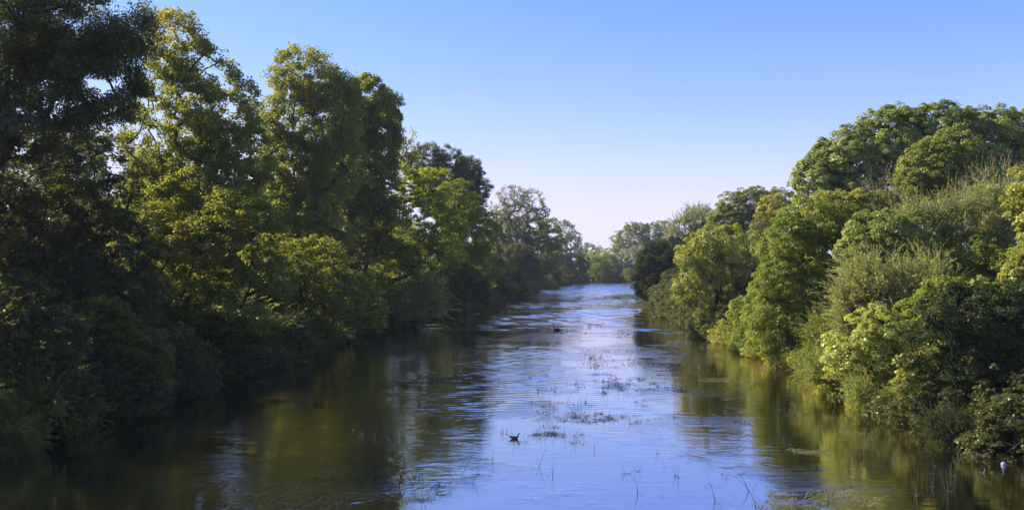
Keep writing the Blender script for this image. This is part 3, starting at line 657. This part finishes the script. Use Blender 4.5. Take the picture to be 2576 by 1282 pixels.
# ------------------------------------------------------------------ reeds, floating weed, birds, flotsam
def water_weeds():
    rg = np.random.default_rng(900)
    def stem(P0, h, lean, az, curve, r, sides=3, n=5):
        f = np.linspace(0, 1, n); d = np.array([math.cos(az), math.sin(az), 0])
        pts = np.array(P0) + np.outer(f * h * lean + f ** 2.5 * h * curve, d) + np.outer(f * h * (1 - .45 * curve * f), [0, 0, 1])
        V = []; ang = np.arange(sides) * 2 * math.pi / sides
        for i, p in enumerate(pts):
            rr = r * (1 - .75 * f[i])
            V += [p + rr * np.array([math.cos(a), math.sin(a), 0]) for a in ang]
        Fq = [(i * sides + j, i * sides + (j + 1) % sides, (i + 1) * sides + (j + 1) % sides, (i + 1) * sides + j) for i in range(n - 1) for j in range(sides)]
        return V, Fq
    def join(parts):
        V, Fq = [], []
        for v, f in parts:
            b = len(V); V += list(v); Fq += [tuple(b + i for i in q) for q in f]
        return V, Fq
    def tuft(n, h, spread, bits, r=.011):
        P = []
        for i in range(n):
            a = rg.uniform(0, 6.28); d = spread * rg.uniform(0, 1) ** .7
            P.append(stem((math.cos(a) * d, math.sin(a) * d, -.25), (h * rg.uniform(.45, 1.1) + .25), rg.uniform(0, .35), rg.uniform(0, 6.28), rg.choice([0, .1, .3, .8], p=[.4, .3, .2, .1]), r * rg.uniform(.7, 1.3)))
        for i in range(bits):      # bent and floating blades round the foot
            a = rg.uniform(0, 6.28); d = spread * rg.uniform(0, 1.3); L_ = rg.uniform(.06, .22); az = rg.uniform(-.7, .7) + (math.pi if rg.random() < .5 else 0); wd = rg.uniform(.008, .02)
            c = np.array([math.cos(a) * d, math.sin(a) * d, .012]); dv = np.array([math.cos(az), math.sin(az), 0]); sv = np.array([-dv[1], dv[0], 0]) * wd
            V = [c - dv * L_ - sv * .3, c - dv * L_ + sv * .3, c + sv + [0, 0, .03], c - sv + [0, 0, .03], c + dv * L_ + sv * .2 + [0, 0, rg.uniform(-.01, .05)], c + dv * L_ - sv * .2 + [0, 0, rg.uniform(-.01, .05)]]
            P.append((V, [(0, 1, 2, 3), (3, 2, 4, 5)]))
        return join(P)
    m, t = new_mat("reed_stem_green")
    p = N(t, "ShaderNodeBsdfPrincipled"); oi = N(t, "ShaderNodeObjectInfo"); cr = N(t, "ShaderNodeValToRGB")
    cr.color_ramp.elements[0].color = (.018, .022, .009, 1); cr.color_ramp.elements[1].color = (.05, .05, .024, 1)
    t.links.new(oi.outputs["Random"], cr.inputs[0]); t.links.new(cr.outputs[0], p.inputs[0]); p.inputs["Roughness"].default_value = .6
    o = N(t, "ShaderNodeOutputMaterial"); t.links.new(p.outputs[0], o.inputs[0])
    pr = {}
    for key, spec in dict(short=[(7, .32, .6, 8), (10, .28, .9, 10), (5, .40, .4, 6)], mid=[(5, .5, .5, 10), (4, .7, .35, 5), (8, .42, .8, 14)], tall=[(2, .85, .12, 3), (3, .75, .2, 4), (1, .9, .02, 2)], pad=[(2, .2, .4, 16), (1, .3, .6, 20)]).items():
        pr[key] = [mesh("reed_tuft", *tuft(*q), m) for q in spec]
    LR = ['leftmost'] + [w_ + ' from left' for w_ in 'second third fourth fifth sixth seventh eighth ninth tenth eleventh twelfth thirteenth fourteenth fifteenth sixteenth seventeenth eighteenth nineteenth twentieth twenty-first twenty-second twenty-third twenty-fourth twenty-fifth twenty-sixth twenty-seventh'.split()]
    zones = [   # px range, py range, count, kind, scale range, label, group
        (1460, 1640, 880, 925, 16, "short", (.8, 1.4), "short reed tuft in the middle of the river beyond the dabbling moorhen", "reeds in the middle of the river"),
        (1640, 1800, 890, 930, 13, "short", (.8, 1.4), "short reed tuft in the river toward the right bank's reflection", "reeds in the middle of the river"),
        (1420, 1600, 800, 850, 12, "short", (1., 1.8), "tiny far reed tuft upstream of the long-necked bird", "far reeds upstream"),
        (1440, 1720, 935, 990, 20, "mid", (.6, 1.), "reed tuft standing in the brightest water at mid-river", "reeds in the bright mid-river water"),
        (1330, 1520, 1010, 1060, 13, "mid", (.55, .9), "sparse bent reed tuft just upstream of the moorhen", "reeds round the moorhen"),
        (1240, 1480, 1070, 1115, 11, "mid", (.55, .9), "sparse reed tuft level with the moorhen", "reeds round the moorhen"),
        (1400, 1580, 1030, 1060, 8, "pad", (.7, 1.1), "dark patch of floating reed leaves behind the moorhen", "floating reed leaves"),
        (1345, 1440, 1088, 1112, 4, "pad", (.6, 1.), "dark patch of floating reed leaves beside the moorhen", "floating reed leaves"),
        (1490, 1760, 905, 985, 9, "pad", (.9, 1.4), "dark patch of floating reed leaves in the bright mid-river", "floating reed leaves"),
        (1500, 1900, 1000, 1070, 14, "mid", (.4, .8), "thin reed tuft in the blue water right of the moorhen", "reeds right of the moorhen"),
        (1560, 1890, 1090, 1210, 9, "tall", (.3, .6), "fine lone reed in the open blue water at lower right", "lone reeds in the open blue water"),
        (1120, 1400, 900, 1000, 14, "mid", (.5, .9), "faint reed tuft in the ruffled blue water left of centre", "reeds in the ruffled left-centre water"),
        (860, 980, 1040, 1120, 8, "tall", (.5, .8), "dark thin reed tuft in the shaded left water", "reeds in the shaded left water"),
        (800, 1080, 1150, 1270, 8, "tall", (.7, 1.), "dark reed stem rising by the tangled weed at the bottom", "reeds by the bottom weed tangle"),
        (1690, 1840, 850, 890, 10, "mid", (.7, 1.1), "pale reed tuft in the reflection of the ivy-draped tree", "reeds in the right reflections"),
        (1960, 2120, 980, 1060, 6, "short", (.7, 1.1), "small reed tuft on the green reflections near the right bank", "reeds in the right reflections"),
        (2110, 2400, 1130, 1260, 16, "tall", (.7, 1.1), "upright dark reed stem in the yellow-green reflection at lower right", "reeds in the lower right reflection"),
    ]
    for x0, x1, y0, y1, cnt, kind, (s0, s1), lb, grp in zones:
        cnt = int(cnt * 1.3); spots = sorted((rg.uniform(x0, x1), rg.uniform(y0, y1)) for _ in range(cnt))
        for i in range(cnt):
            x, y = gp(*spots[i]); k = int(rg.integers(len(pr[kind])))
            o = obj("floating_reed_leaves" if kind == "pad" else "reed_tuft", pr[kind][k], None, (x, y, 0)); s_ = rg.uniform(s0, s1)
            o.rotation_euler = (0, 0, rg.uniform(0, 6.28)); o.scale = (s_, s_, s_ * rg.uniform(.8, 1.2)); tag(o, LR[i] + ' ' + lb, "reed", grp)
    # the stems one can single out near the camera
    for px, py, h, lean, az, lb in [(1157, 1190, .75, .45, .4, "leaning reed left of the clear blue water below the moorhen"),
            (1186, 1215, .55, .3, .5, "short leaning reed just right of the leaning one"), (1240, 1160, .45, .05, 1.5, "straight small reed below the moorhen"),
            (1352, 1175, .75, .35, .7, "reed bending right below and right of the moorhen"), (1495, 1130, .40, .02, 1., "stubby upright reed right of the moorhen"),
            (1605, 1240, .5, .03, 2.9, "forked reed low in the middle of the blue water"), (1655, 1250, .18, .5, .3, "broken reed stub right of the forked reed"),
            (1800, 1260, .7, .12, 2.9, "dark reed low and right in the blue water"), (1425, 1010, .6, .3, .3, "slanting reed upstream of the moorhen"),
            (1160, 940, .5, .1, 1.6, "lone faint reed in the ruffled left water"), (1390, 1195, .6, .08, 1.2, "thin faint reed below the reed bending right")]:
        x, y = gp(px, py); P = [stem((0, 0, -.2), h + .2, lean, az, .1, .011), stem((.02, .01, -.2), (h + .2) * .7, lean * .3, az + 1, .3, .008), stem((-.02, 0, -.1), h * .35, .9, az + 2.6, .2, .010)]
        tag(obj("tall_reed", mesh("tall_reed", *join(P), m), None, (x, y, 0)), lb, "reed", "single reeds near the bridge")
    for px, py, h, az, lb in [(1885, 1235, 1.15, 2.9, "long arching reed curving left near the lower right weed"), (1905, 1282, 1.5, 2.7, "longest arching reed at the bottom right of the blue water"), (2090, 1250, .9, .3, "arching reed over the lower right weed tangle")]:
        x, y = gp(px, py); P = [stem((0, 0, -.2), h + .2, .1, az, .55, .014, 3, 9), stem((0, 0, -.2), h * .7, .35, az - 2.5, .5, .010, 3, 7)]
        tag(obj("tall_reed", mesh("tall_reed", *join(P), m), None, (x, y, 0)), lb, "reed", "single reeds near the bridge")
    # floating weed mats nobody could count
    def mat_(label, cx, cy, rx, ry, n, lmin, lmax, hgt, matn, seed, wid=(.008, .02)):
        r = np.random.default_rng(seed); a = r.uniform(0, 6.28, n); d = r.uniform(0, 1, n) ** .6
        c = np.stack([np.cos(a) * d * rx, np.sin(a) * d * ry, r.uniform(.004, hgt, n)], 1)
        k = lumps(c * np.array([1, 1, 0]), seed + 1, 1.6 / max(.5, min(rx, ry)) * 2); c = c[k > np.quantile(k, .35)]; n = len(c)
        az = r.normal(0, .9, n) + r.choice([0, math.pi], n); L_ = r.uniform(lmin, lmax, n)[:, None]; dv = np.stack([np.cos(az), np.sin(az), r.normal(0, .18, n)], 1)
        sv = np.stack([-np.sin(az), np.cos(az), 0 * az], 1) * r.uniform(*wid, n)[:, None]; bend = sv * r.normal(0, 6, n)[:, None]
        up = np.array([0, 0, 1.]) * np.abs(r.normal(0, hgt * .6, n))[:, None]
        V = np.stack([c - dv * L_ - sv * .4, c - dv * L_ + sv * .4, c + bend + sv + up, c + bend - sv + up, c + dv * L_ + sv * .25, c + dv * L_ - sv * .25], 1).reshape(-1, 3)
        V[:, 2] = np.maximum(V[:, 2], .004); b = np.arange(n)[:, None] * 6
        Fq = np.concatenate([b + np.array([[0, 1, 2, 3]]), b + np.array([[3, 2, 4, 5]])]); tt = r.uniform(0, 1, n)
        tag(obj("floating_weed", mesh("floating_weed", V, Fq, LEAF[matn], np.concatenate([tt, tt])), None, (cx, cy, 0)), label, "water weed", None, "stuff")
    for i, (px, py, rx, ry, n, l0, l1, hg, mt, lb) in enumerate([
            (880, 1235, 3.0, 2.0, 900, .05, .16, .03, "drowned_weed", "tangled floating weed at the bottom left of the blue water"),
            (720, 1270, 2.2, 1.2, 300, .05, .15, .03, "drowned_weed", "dim floating weed in the black water at the bottom"),
            (2075, 1262, 1.6, 1.3, 380, .08, .26, .08, "sedge_leaf", "pale tangle of drowned weed stems at the bottom right"),
            (1975, 1275, .9, .8, 260, .06, .18, .04, "sedge_leaf", "small pale weed patch left of the drowned tangle"),
            (1110, 960, 3.6, 3.6, 1100, .08, .3, .02, "drowned_weed", "scattered dark weed along the left edge of the blue water"),
            (1130, 1010, 2.6, 2.2, 800, .06, .22, .02, "drowned_weed", "dark weed drift below the first left weed edge"),
            (1230, 875, 4.5, 4.0, 800, .10, .35, .02, "drowned_weed", "thin weed drift out from the left bank"),
            (1600, 910, 5.5, 4.0, 500, .08, .25, .02, "drowned_weed", "sparse floating weed among the mid-river reeds"),
            (1480, 1050, 3.2, 1.3, 420, .05, .16, .02, "drowned_weed", "sparse floating weed upstream of the moorhen"),
            (1830, 955, 1.8, 1.2, 500, .08, .22, .02, "sedge_leaf", "greyish weed drift on the green right reflections"),
            (2040, 1135, .9, .6, 260, .05, .14, .02, "sedge_leaf", "small grey weed patch in the dark right reflection"),
            (2150, 1090, .7, .4, 120, .05, .14, .02, "sedge_leaf", "few grey floating leaves under the right bank"),
            (1500, 760, 9., 16., 1200, .2, .6, .03, "drowned_weed", "streaks of dark weed in the far reach"),
            (1340, 790, 5., 12., 700, .2, .5, .03, "sedge_leaf", "pale weed streaks off the far left bank")]):
        x, y = gp(px, py); mat_(lb, x, y, rx, ry, n, l0, l1, hg, mt, 950 + i, (.008, .02) if y < 90 else (.02, .06))
water_weeds()

def loft(name, rings, mat, parent=None, n=12, loc=(0, 0, 0)):
    """rings: (x, y, z, half width across, half height, tilt) along a spine in the xz plane"""
    V = []
    for (x, z, w_, h_, tl) in rings:
        for j in range(n):
            a = 2 * math.pi * j / n; u = math.sin(a) * h_
            V.append((x - math.sin(tl) * u, math.cos(a) * w_, z + math.cos(tl) * u))
    Fq = [(i * n + j, i * n + (j + 1) % n, (i + 1) * n + (j + 1) % n, (i + 1) * n + j) for i in range(len(rings) - 1) for j in range(n)]
    return obj(name, mesh(name, V, Fq, mat, smooth=True), parent, loc)
def plain(name, col, rough=.6, bump=None):
    m, t = new_mat(name); p = N(t, "ShaderNodeBsdfPrincipled"); p.inputs["Roughness"].default_value = rough
    tc = N(t, "ShaderNodeTexCoord"); no = N(t, "ShaderNodeTexNoise"); no.inputs["Scale"].default_value = bump or 12; no.inputs["Detail"].default_value = 5; t.links.new(tc.outputs["Object"], no.inputs[0])
    cr = N(t, "ShaderNodeValToRGB"); cr.color_ramp.elements[0].color = (*[c * .65 for c in col], 1); cr.color_ramp.elements[1].color = (*[min(1, c * 1.2) for c in col], 1)
    cr.color_ramp.elements[0].position = .35; cr.color_ramp.elements[1].position = .65
    t.links.new(no.outputs[0], cr.inputs[0]); t.links.new(cr.outputs[0], p.inputs[0]); o = N(t, "ShaderNodeOutputMaterial"); t.links.new(p.outputs[0], o.inputs[0]); return m
FEATH = plain("black_brown_feathers", (.022, .014, .014), .55, 30); BILL = plain("red_bill", (.30, .05, .02), .4); BILL2 = plain("horn_bill", (.10, .08, .05), .4); WHITE = plain("white_flank", (.5, .5, .48), .7)
x, y = gp(1293, 1102)
bd = thing("moorhen", "small dark moorhen swimming to the right among the reeds", "bird", (x, y, 0), None); 
loft("body", [(-.175, .085, .004, .004, -.2), (-.16, .080, .020, .014, -.2), (-.11, .055, .050, .036, 0), (-.04, .040, .070, .052, 0), (.03, .032, .070, .052, 0), (.085, .040, .052, .046, .3), (.115, .070, .030, .032, .9), (.125, .105, .020, .020, 1.3), (.130, .135, .019, .019, 1.4), (.142, .158, .023, .024, .9), (.165, .165, .020, .021, .3), (.182, .160, .010, .010, 0)], FEATH, bd, 14)
loft("bill", [(.180, .160, .009, .010, 0), (.200, .155, .005, .005, 0), (.210, .151, .001, .001, 0)], BILL, bd, 8)
loft("flank_stripe", [(-.10, .050, .0535, .004, 0), (-.04, .044, .0735, .004, 0), (.03, .040, .0725, .004, 0), (.06, .046, .0605, .003, 0)], WHITE, bd, 10)
bd.scale = (1.2, 1.2, 1.2)
x, y = gp(1400, 829)
bd = thing("cormorant", "dark long-necked waterbird low in the water with its head raised to the left", "bird", (x, y, 0), None)
loft("body", [(.52, .02, .01, .006, 0), (.44, .05, .06, .03, 0), (.30, .09, .12, .08, 0), (.10, .10, .15, .11, 0), (-.08, .08, .13, .09, 0), (-.20, .09, .08, .07, -.5), (-.25, .17, .058, .060, -1.2), (-.245, .32, .050, .050, -1.5), (-.25, .46, .050, .052, -1.4), (-.28, .54, .062, .065, -.8), (-.34, .58, .050, .050, -.5), (-.40, .61, .024, .024, -.5)], FEATH, bd, 14)
loft("bill", [(-.395, .608, .022, .022, -.5), (-.48, .65, .012, .012, -.5), (-.52, .66, .001, .001, -.5)], BILL2, bd, 8)

# ball afloat at the right corner
x, y = gp(2525, 1168)
bm_r = [(-.095 * math.cos(math.pi * i / 14), .03 , .095 * math.sin(math.pi * i / 14) + 1e-4, .095 * math.sin(math.pi * i / 14) + 1e-4, 0) for i in range(15)]
m, t = new_mat("ball_vinyl"); p = N(t, "ShaderNodeBsdfPrincipled"); p.inputs["Roughness"].default_value = .35
tc = N(t, "ShaderNodeTexCoord"); vo = N(t, "ShaderNodeTexVoronoi"); vo.inputs["Scale"].default_value = 7; vo.feature = 'DISTANCE_TO_EDGE'; t.links.new(tc.outputs["Object"], vo.inputs[0])
cr = N(t, "ShaderNodeValToRGB"); cr.color_ramp.elements[0].color = (.06, .08, .13, 1); cr.color_ramp.elements[1].color = (.15, .18, .26, 1); cr.color_ramp.elements[1].position = .06
t.links.new(vo.outputs[0], cr.inputs[0]); t.links.new(cr.outputs[0], p.inputs[0]); o = N(t, "ShaderNodeOutputMaterial"); t.links.new(p.outputs[0], o.inputs[0])
tag(loft("ball", bm_r, m, None, 20, (x, y, -.01)), "scuffed white and blue ball afloat under the bottom right bushes", "ball")

# concrete slab corner at the bottom left
x, y = gp(0, 1135)
V = [(-2.4, 1.6, 0), (-2.2, -.7, 0), (.55, -.18, 0), (.62, -.05, 0), (-.4, .62, 0)]; n = len(V)
top = [(a, b, .13 + (-.02 * a)) for a, b, c in V]; bot = [(a * 1.02, b * 1.02, -.5) for a, b, c in V]
inn = [(a * .96 + .0, b * .94, z + .025) for a, b, z in top]
import bmesh
bm = bmesh.new(); vt = [bm.verts.new(v) for v in inn]; vm = [bm.verts.new(v) for v in top]; vb = [bm.verts.new(v) for v in bot]
bm.faces.new(vt)
for i in range(n):
    j = (i + 1) % n; bm.faces.new((vm[i], vm[j], vt[j], vt[i])); bm.faces.new((vb[i], vb[j], vm[j], vm[i]))
bmesh.ops.recalc_face_normals(bm, faces=bm.faces[:]); me = bpy.data.meshes.new("concrete_slab"); bm.to_mesh(me); bm.free(); me.materials.append(plain("stained_concrete", (.22, .23, .26), .8, 4))
tag(obj("concrete_slab", me, None, (x, y, 0)), "grey slab corner poking into the dark water at the bottom left", "slab")

# dead branches fallen in the water
rb_ = np.random.default_rng(77)
for i, (px, py, ln, az, bark, lb) in enumerate([(2010, 945, 1.5, .3, TANTWIG, "pale fallen branch at the big hawthorn's foot"), (1950, 925, 1.1, 2.8, TANTWIG, "short bleached stick left of the pale fallen branch"),
        (2150, 1000, 1.5, 2.6, TANTWIG, "bleached fallen branch below the brightest bush"), (2240, 1050, 1.3, 2.2, TANTWIG, "pale twisted stick on the sunny waterline"),
        (2350, 1085, 1.8, 2.4, BARK, "dark fallen branch under the darkest thorn tree"), (2560, 1190, 1.2, 2.9, GREYBARK, "forked twig in the water beside the ball"), (2400, 1150, 1.1, .2, GREYBARK, "grey stick adrift left of the ball"),
        (1690, 862, 2.0, 1.2, TANTWIG, "pale stick slanting out of the water by the right reeds"), (2075, 962, .9, 2.2, TANTWIG, "bleached twig between the hawthorn and the brightest bush"), (2120, 985, .8, .6, GREYBARK, "short grey stick at the foot of the brambles"),
        (2290, 1062, 1.0, 2.9, TANTWIG, "pale broken stem on the waterline left of the darkest thorn tree"), (1860, 880, 1.6, 2.6, GREYBARK, "grey bough fallen in the water below the ivy-draped tree"), (780, 880, 1.5, .1, BARK, "dark snag at the water's edge left of the sunlit dipping bush"), (20, 1105, 1.6, -.5, GREYBARK, "thin dead twig above the grey slab"),
        (1070, 820, 2.2, .2, BARK, "dark branch trailing in the water off the left bank"), (600, 960, 1.7, -.2, GREYBARK, "grey log end showing at the left waterline")]):
    x, y = gp(px, py); A0 = np.array([0, 0, -.15]); d = np.array([math.cos(az), math.sin(az) * .6, .12])
    tr_ = [A0 + d * ln * f + rb_.normal(size=3) * .03 for f in np.linspace(0, 1, 7)]
    tg = np.array([A0 + d * ln * rb_.uniform(.3, 1.) + rb_.normal(size=3) * ln * np.array([.22, .22, .12]) + np.array([0, 0, .12]) for _ in range(9)])
    A, par, tips = skeleton(rb_, [tr_], tg, .3, .2); V, Fq = skin(A, par, tips + [6], .008, .6, 5, .05)
    tag(obj("fallen_branch", mesh("fallen_branch", V, Fq, bark), None, (x, y, 0)), lb, "branch", "dead branches in the water")

# far pylon beside the bend, contrail high above
ST = plain("galvanised_steel", (.35, .37, .40), .5)
def bars(name, segs, r, parent, mat=ST):
    P = []; 
    for a, b in segs:
        a = np.array(a, float); b = np.array(b, float); d = (b - a) / np.linalg.norm(b - a); u = np.cross(d, [0, 0, 1.] if abs(d[2]) < .9 else [1., 0, 0]); u /= np.linalg.norm(u); v = np.cross(d, u)
        P.append([a + r * (u * c + v * s) for c, s in ((1, 0), (0, 1), (-1, 0), (0, -1))] + [b + r * (u * c + v * s) for c, s in ((1, 0), (0, 1), (-1, 0), (0, -1))])
    V = np.array(P).reshape(-1, 3); q = np.array([(i, (i + 1) % 4, 4 + (i + 1) % 4, 4 + i) for i in range(4)])
    return obj(name, mesh(name, V, ((np.arange(len(segs)) * 8)[:, None, None] + q[None]).reshape(-1, 4), mat), parent)
Yp = 1000.; Xp = (618.3 - 512) * Yp / F; Hp = H + (HZ - 232.5) * Yp / F
pt = thing("electricity_pylon", "faint far pylon rising behind the trees at the river bend", "pylon", (Xp, Yp, 0))
w0 = lambda z: 3.6 * (1 - z / Hp) ** 1.2 + .35
zs = np.linspace(0, Hp, 12); sg = []
cr4 = lambda z: [(sx * w0(z), sy * w0(z), z) for sx, sy in ((-1, -1), (1, -1), (1, 1), (-1, 1))]
for a, b in zip(zs[:-1], zs[1:]):
    ca, cb = cr4(a), cr4(b)
    for i in range(4): sg += [(ca[i], cb[i]), (ca[i], cb[(i + 1) % 4])]
bars("tower", sg, .11, pt)
for z, l_ in ((Hp * .72, 5.5), (Hp * .82, 4.6), (Hp * .92, 3.8)):
    bars("cross_arm", [((-l_, 0, z), (l_, 0, z)), ((-l_, 0, z), (0, .6, z + 1.2)), ((l_, 0, z), (0, .6, z + 1.2)), ((-l_, 0, z), (-l_, 0, z - 1.6)), ((l_, 0, z), (l_, 0, z - 1.6))], .11, pt)
for z, l_ in ((Hp * .72, 5.5), (Hp * .82, 4.6)):
    pts = [(-l_ - f * 300, 0 - 10 * f, z - 1.6 - 9 * 4 * f * (1 - f)) for f in np.linspace(0, 1, 25)]
    bars("power_line", list(zip(pts[:-1], pts[1:])), .035, pt)
Yc = 6000.
m, t = new_mat("ice_trail"); em = N(t, "ShaderNodeBsdfDiffuse"); em.inputs[0].default_value = (.95, .95, .95, 1); tr = N(t, "ShaderNodeBsdfTransparent"); tl_ = N(t, "ShaderNodeBsdfTranslucent"); tl_.inputs[0].default_value = (.95, .95, .95, 1)
tc = N(t, "ShaderNodeTexCoord"); sx_ = N(t, "ShaderNodeSeparateXYZ"); t.links.new(tc.outputs["Object"], sx_.inputs[0]); mr = N(t, "ShaderNodeMapRange"); t.links.new(sx_.outputs[0], mr.inputs[0])
mr.inputs[1].default_value = -55; mr.inputs[2].default_value = 30; mr.inputs[3].default_value = .05; mr.inputs[4].default_value = .60
m1 = N(t, "ShaderNodeMixShader"); t.links.new(em.outputs[0], m1.inputs[1]); t.links.new(tl_.outputs[0], m1.inputs[2]); m2 = N(t, "ShaderNodeMixShader"); t.links.new(mr.outputs[0], m2.inputs[0]); t.links.new(tr.outputs[0], m2.inputs[1]); t.links.new(m1.outputs[0], m2.inputs[2])
o = N(t, "ShaderNodeOutputMaterial"); t.links.new(m2.outputs[0], o.inputs[0])
c = loft("contrail", [(-55, 3.2, .4, .4, 0), (-30, 1.9, 1.9, 1.9, 0), (0, .2, 2.8, 2.8, 0), (30, -1.8, 3.0, 3.0, 0), (50, -3, 2.6, 2.6, 0), (57, -3.4, .2, .2, 0)], m, None, 10, ((463.4 - 512) * Yc / F, Yc, H + (HZ - 94.4) * Yc / F))
tag(c, "short white aeroplane trail in the clear sky above the left trees", "contrail")

# ------------------------------------------------------------------ the air
m, t = new_mat("haze_air"); pv = N(t, "ShaderNodeVolumePrincipled"); pv.inputs["Color"].default_value = (.80, .88, 1, 1); pv.inputs["Density"].default_value = .00016; pv.inputs["Anisotropy"].default_value = .2
o = N(t, "ShaderNodeOutputMaterial"); t.links.new(pv.outputs[0], o.inputs["Volume"])
x0, x1, y0_, y1_, z0_, z1_ = -2600, 2600, -400, 5100, -2.6, 42
V = [(x, y, z) for z in (z0_, z1_) for x, y in ((x0, y0_), (x1, y0_), (x1, y1_), (x0, y1_))]
tag(obj("haze", mesh("haze", V, [(0, 3, 2, 1), (4, 5, 6, 7), (0, 1, 5, 4), (1, 2, 6, 5), (2, 3, 7, 6), (3, 0, 4, 7)], m)), "thin summer haze over the river", "haze", None, "stuff")
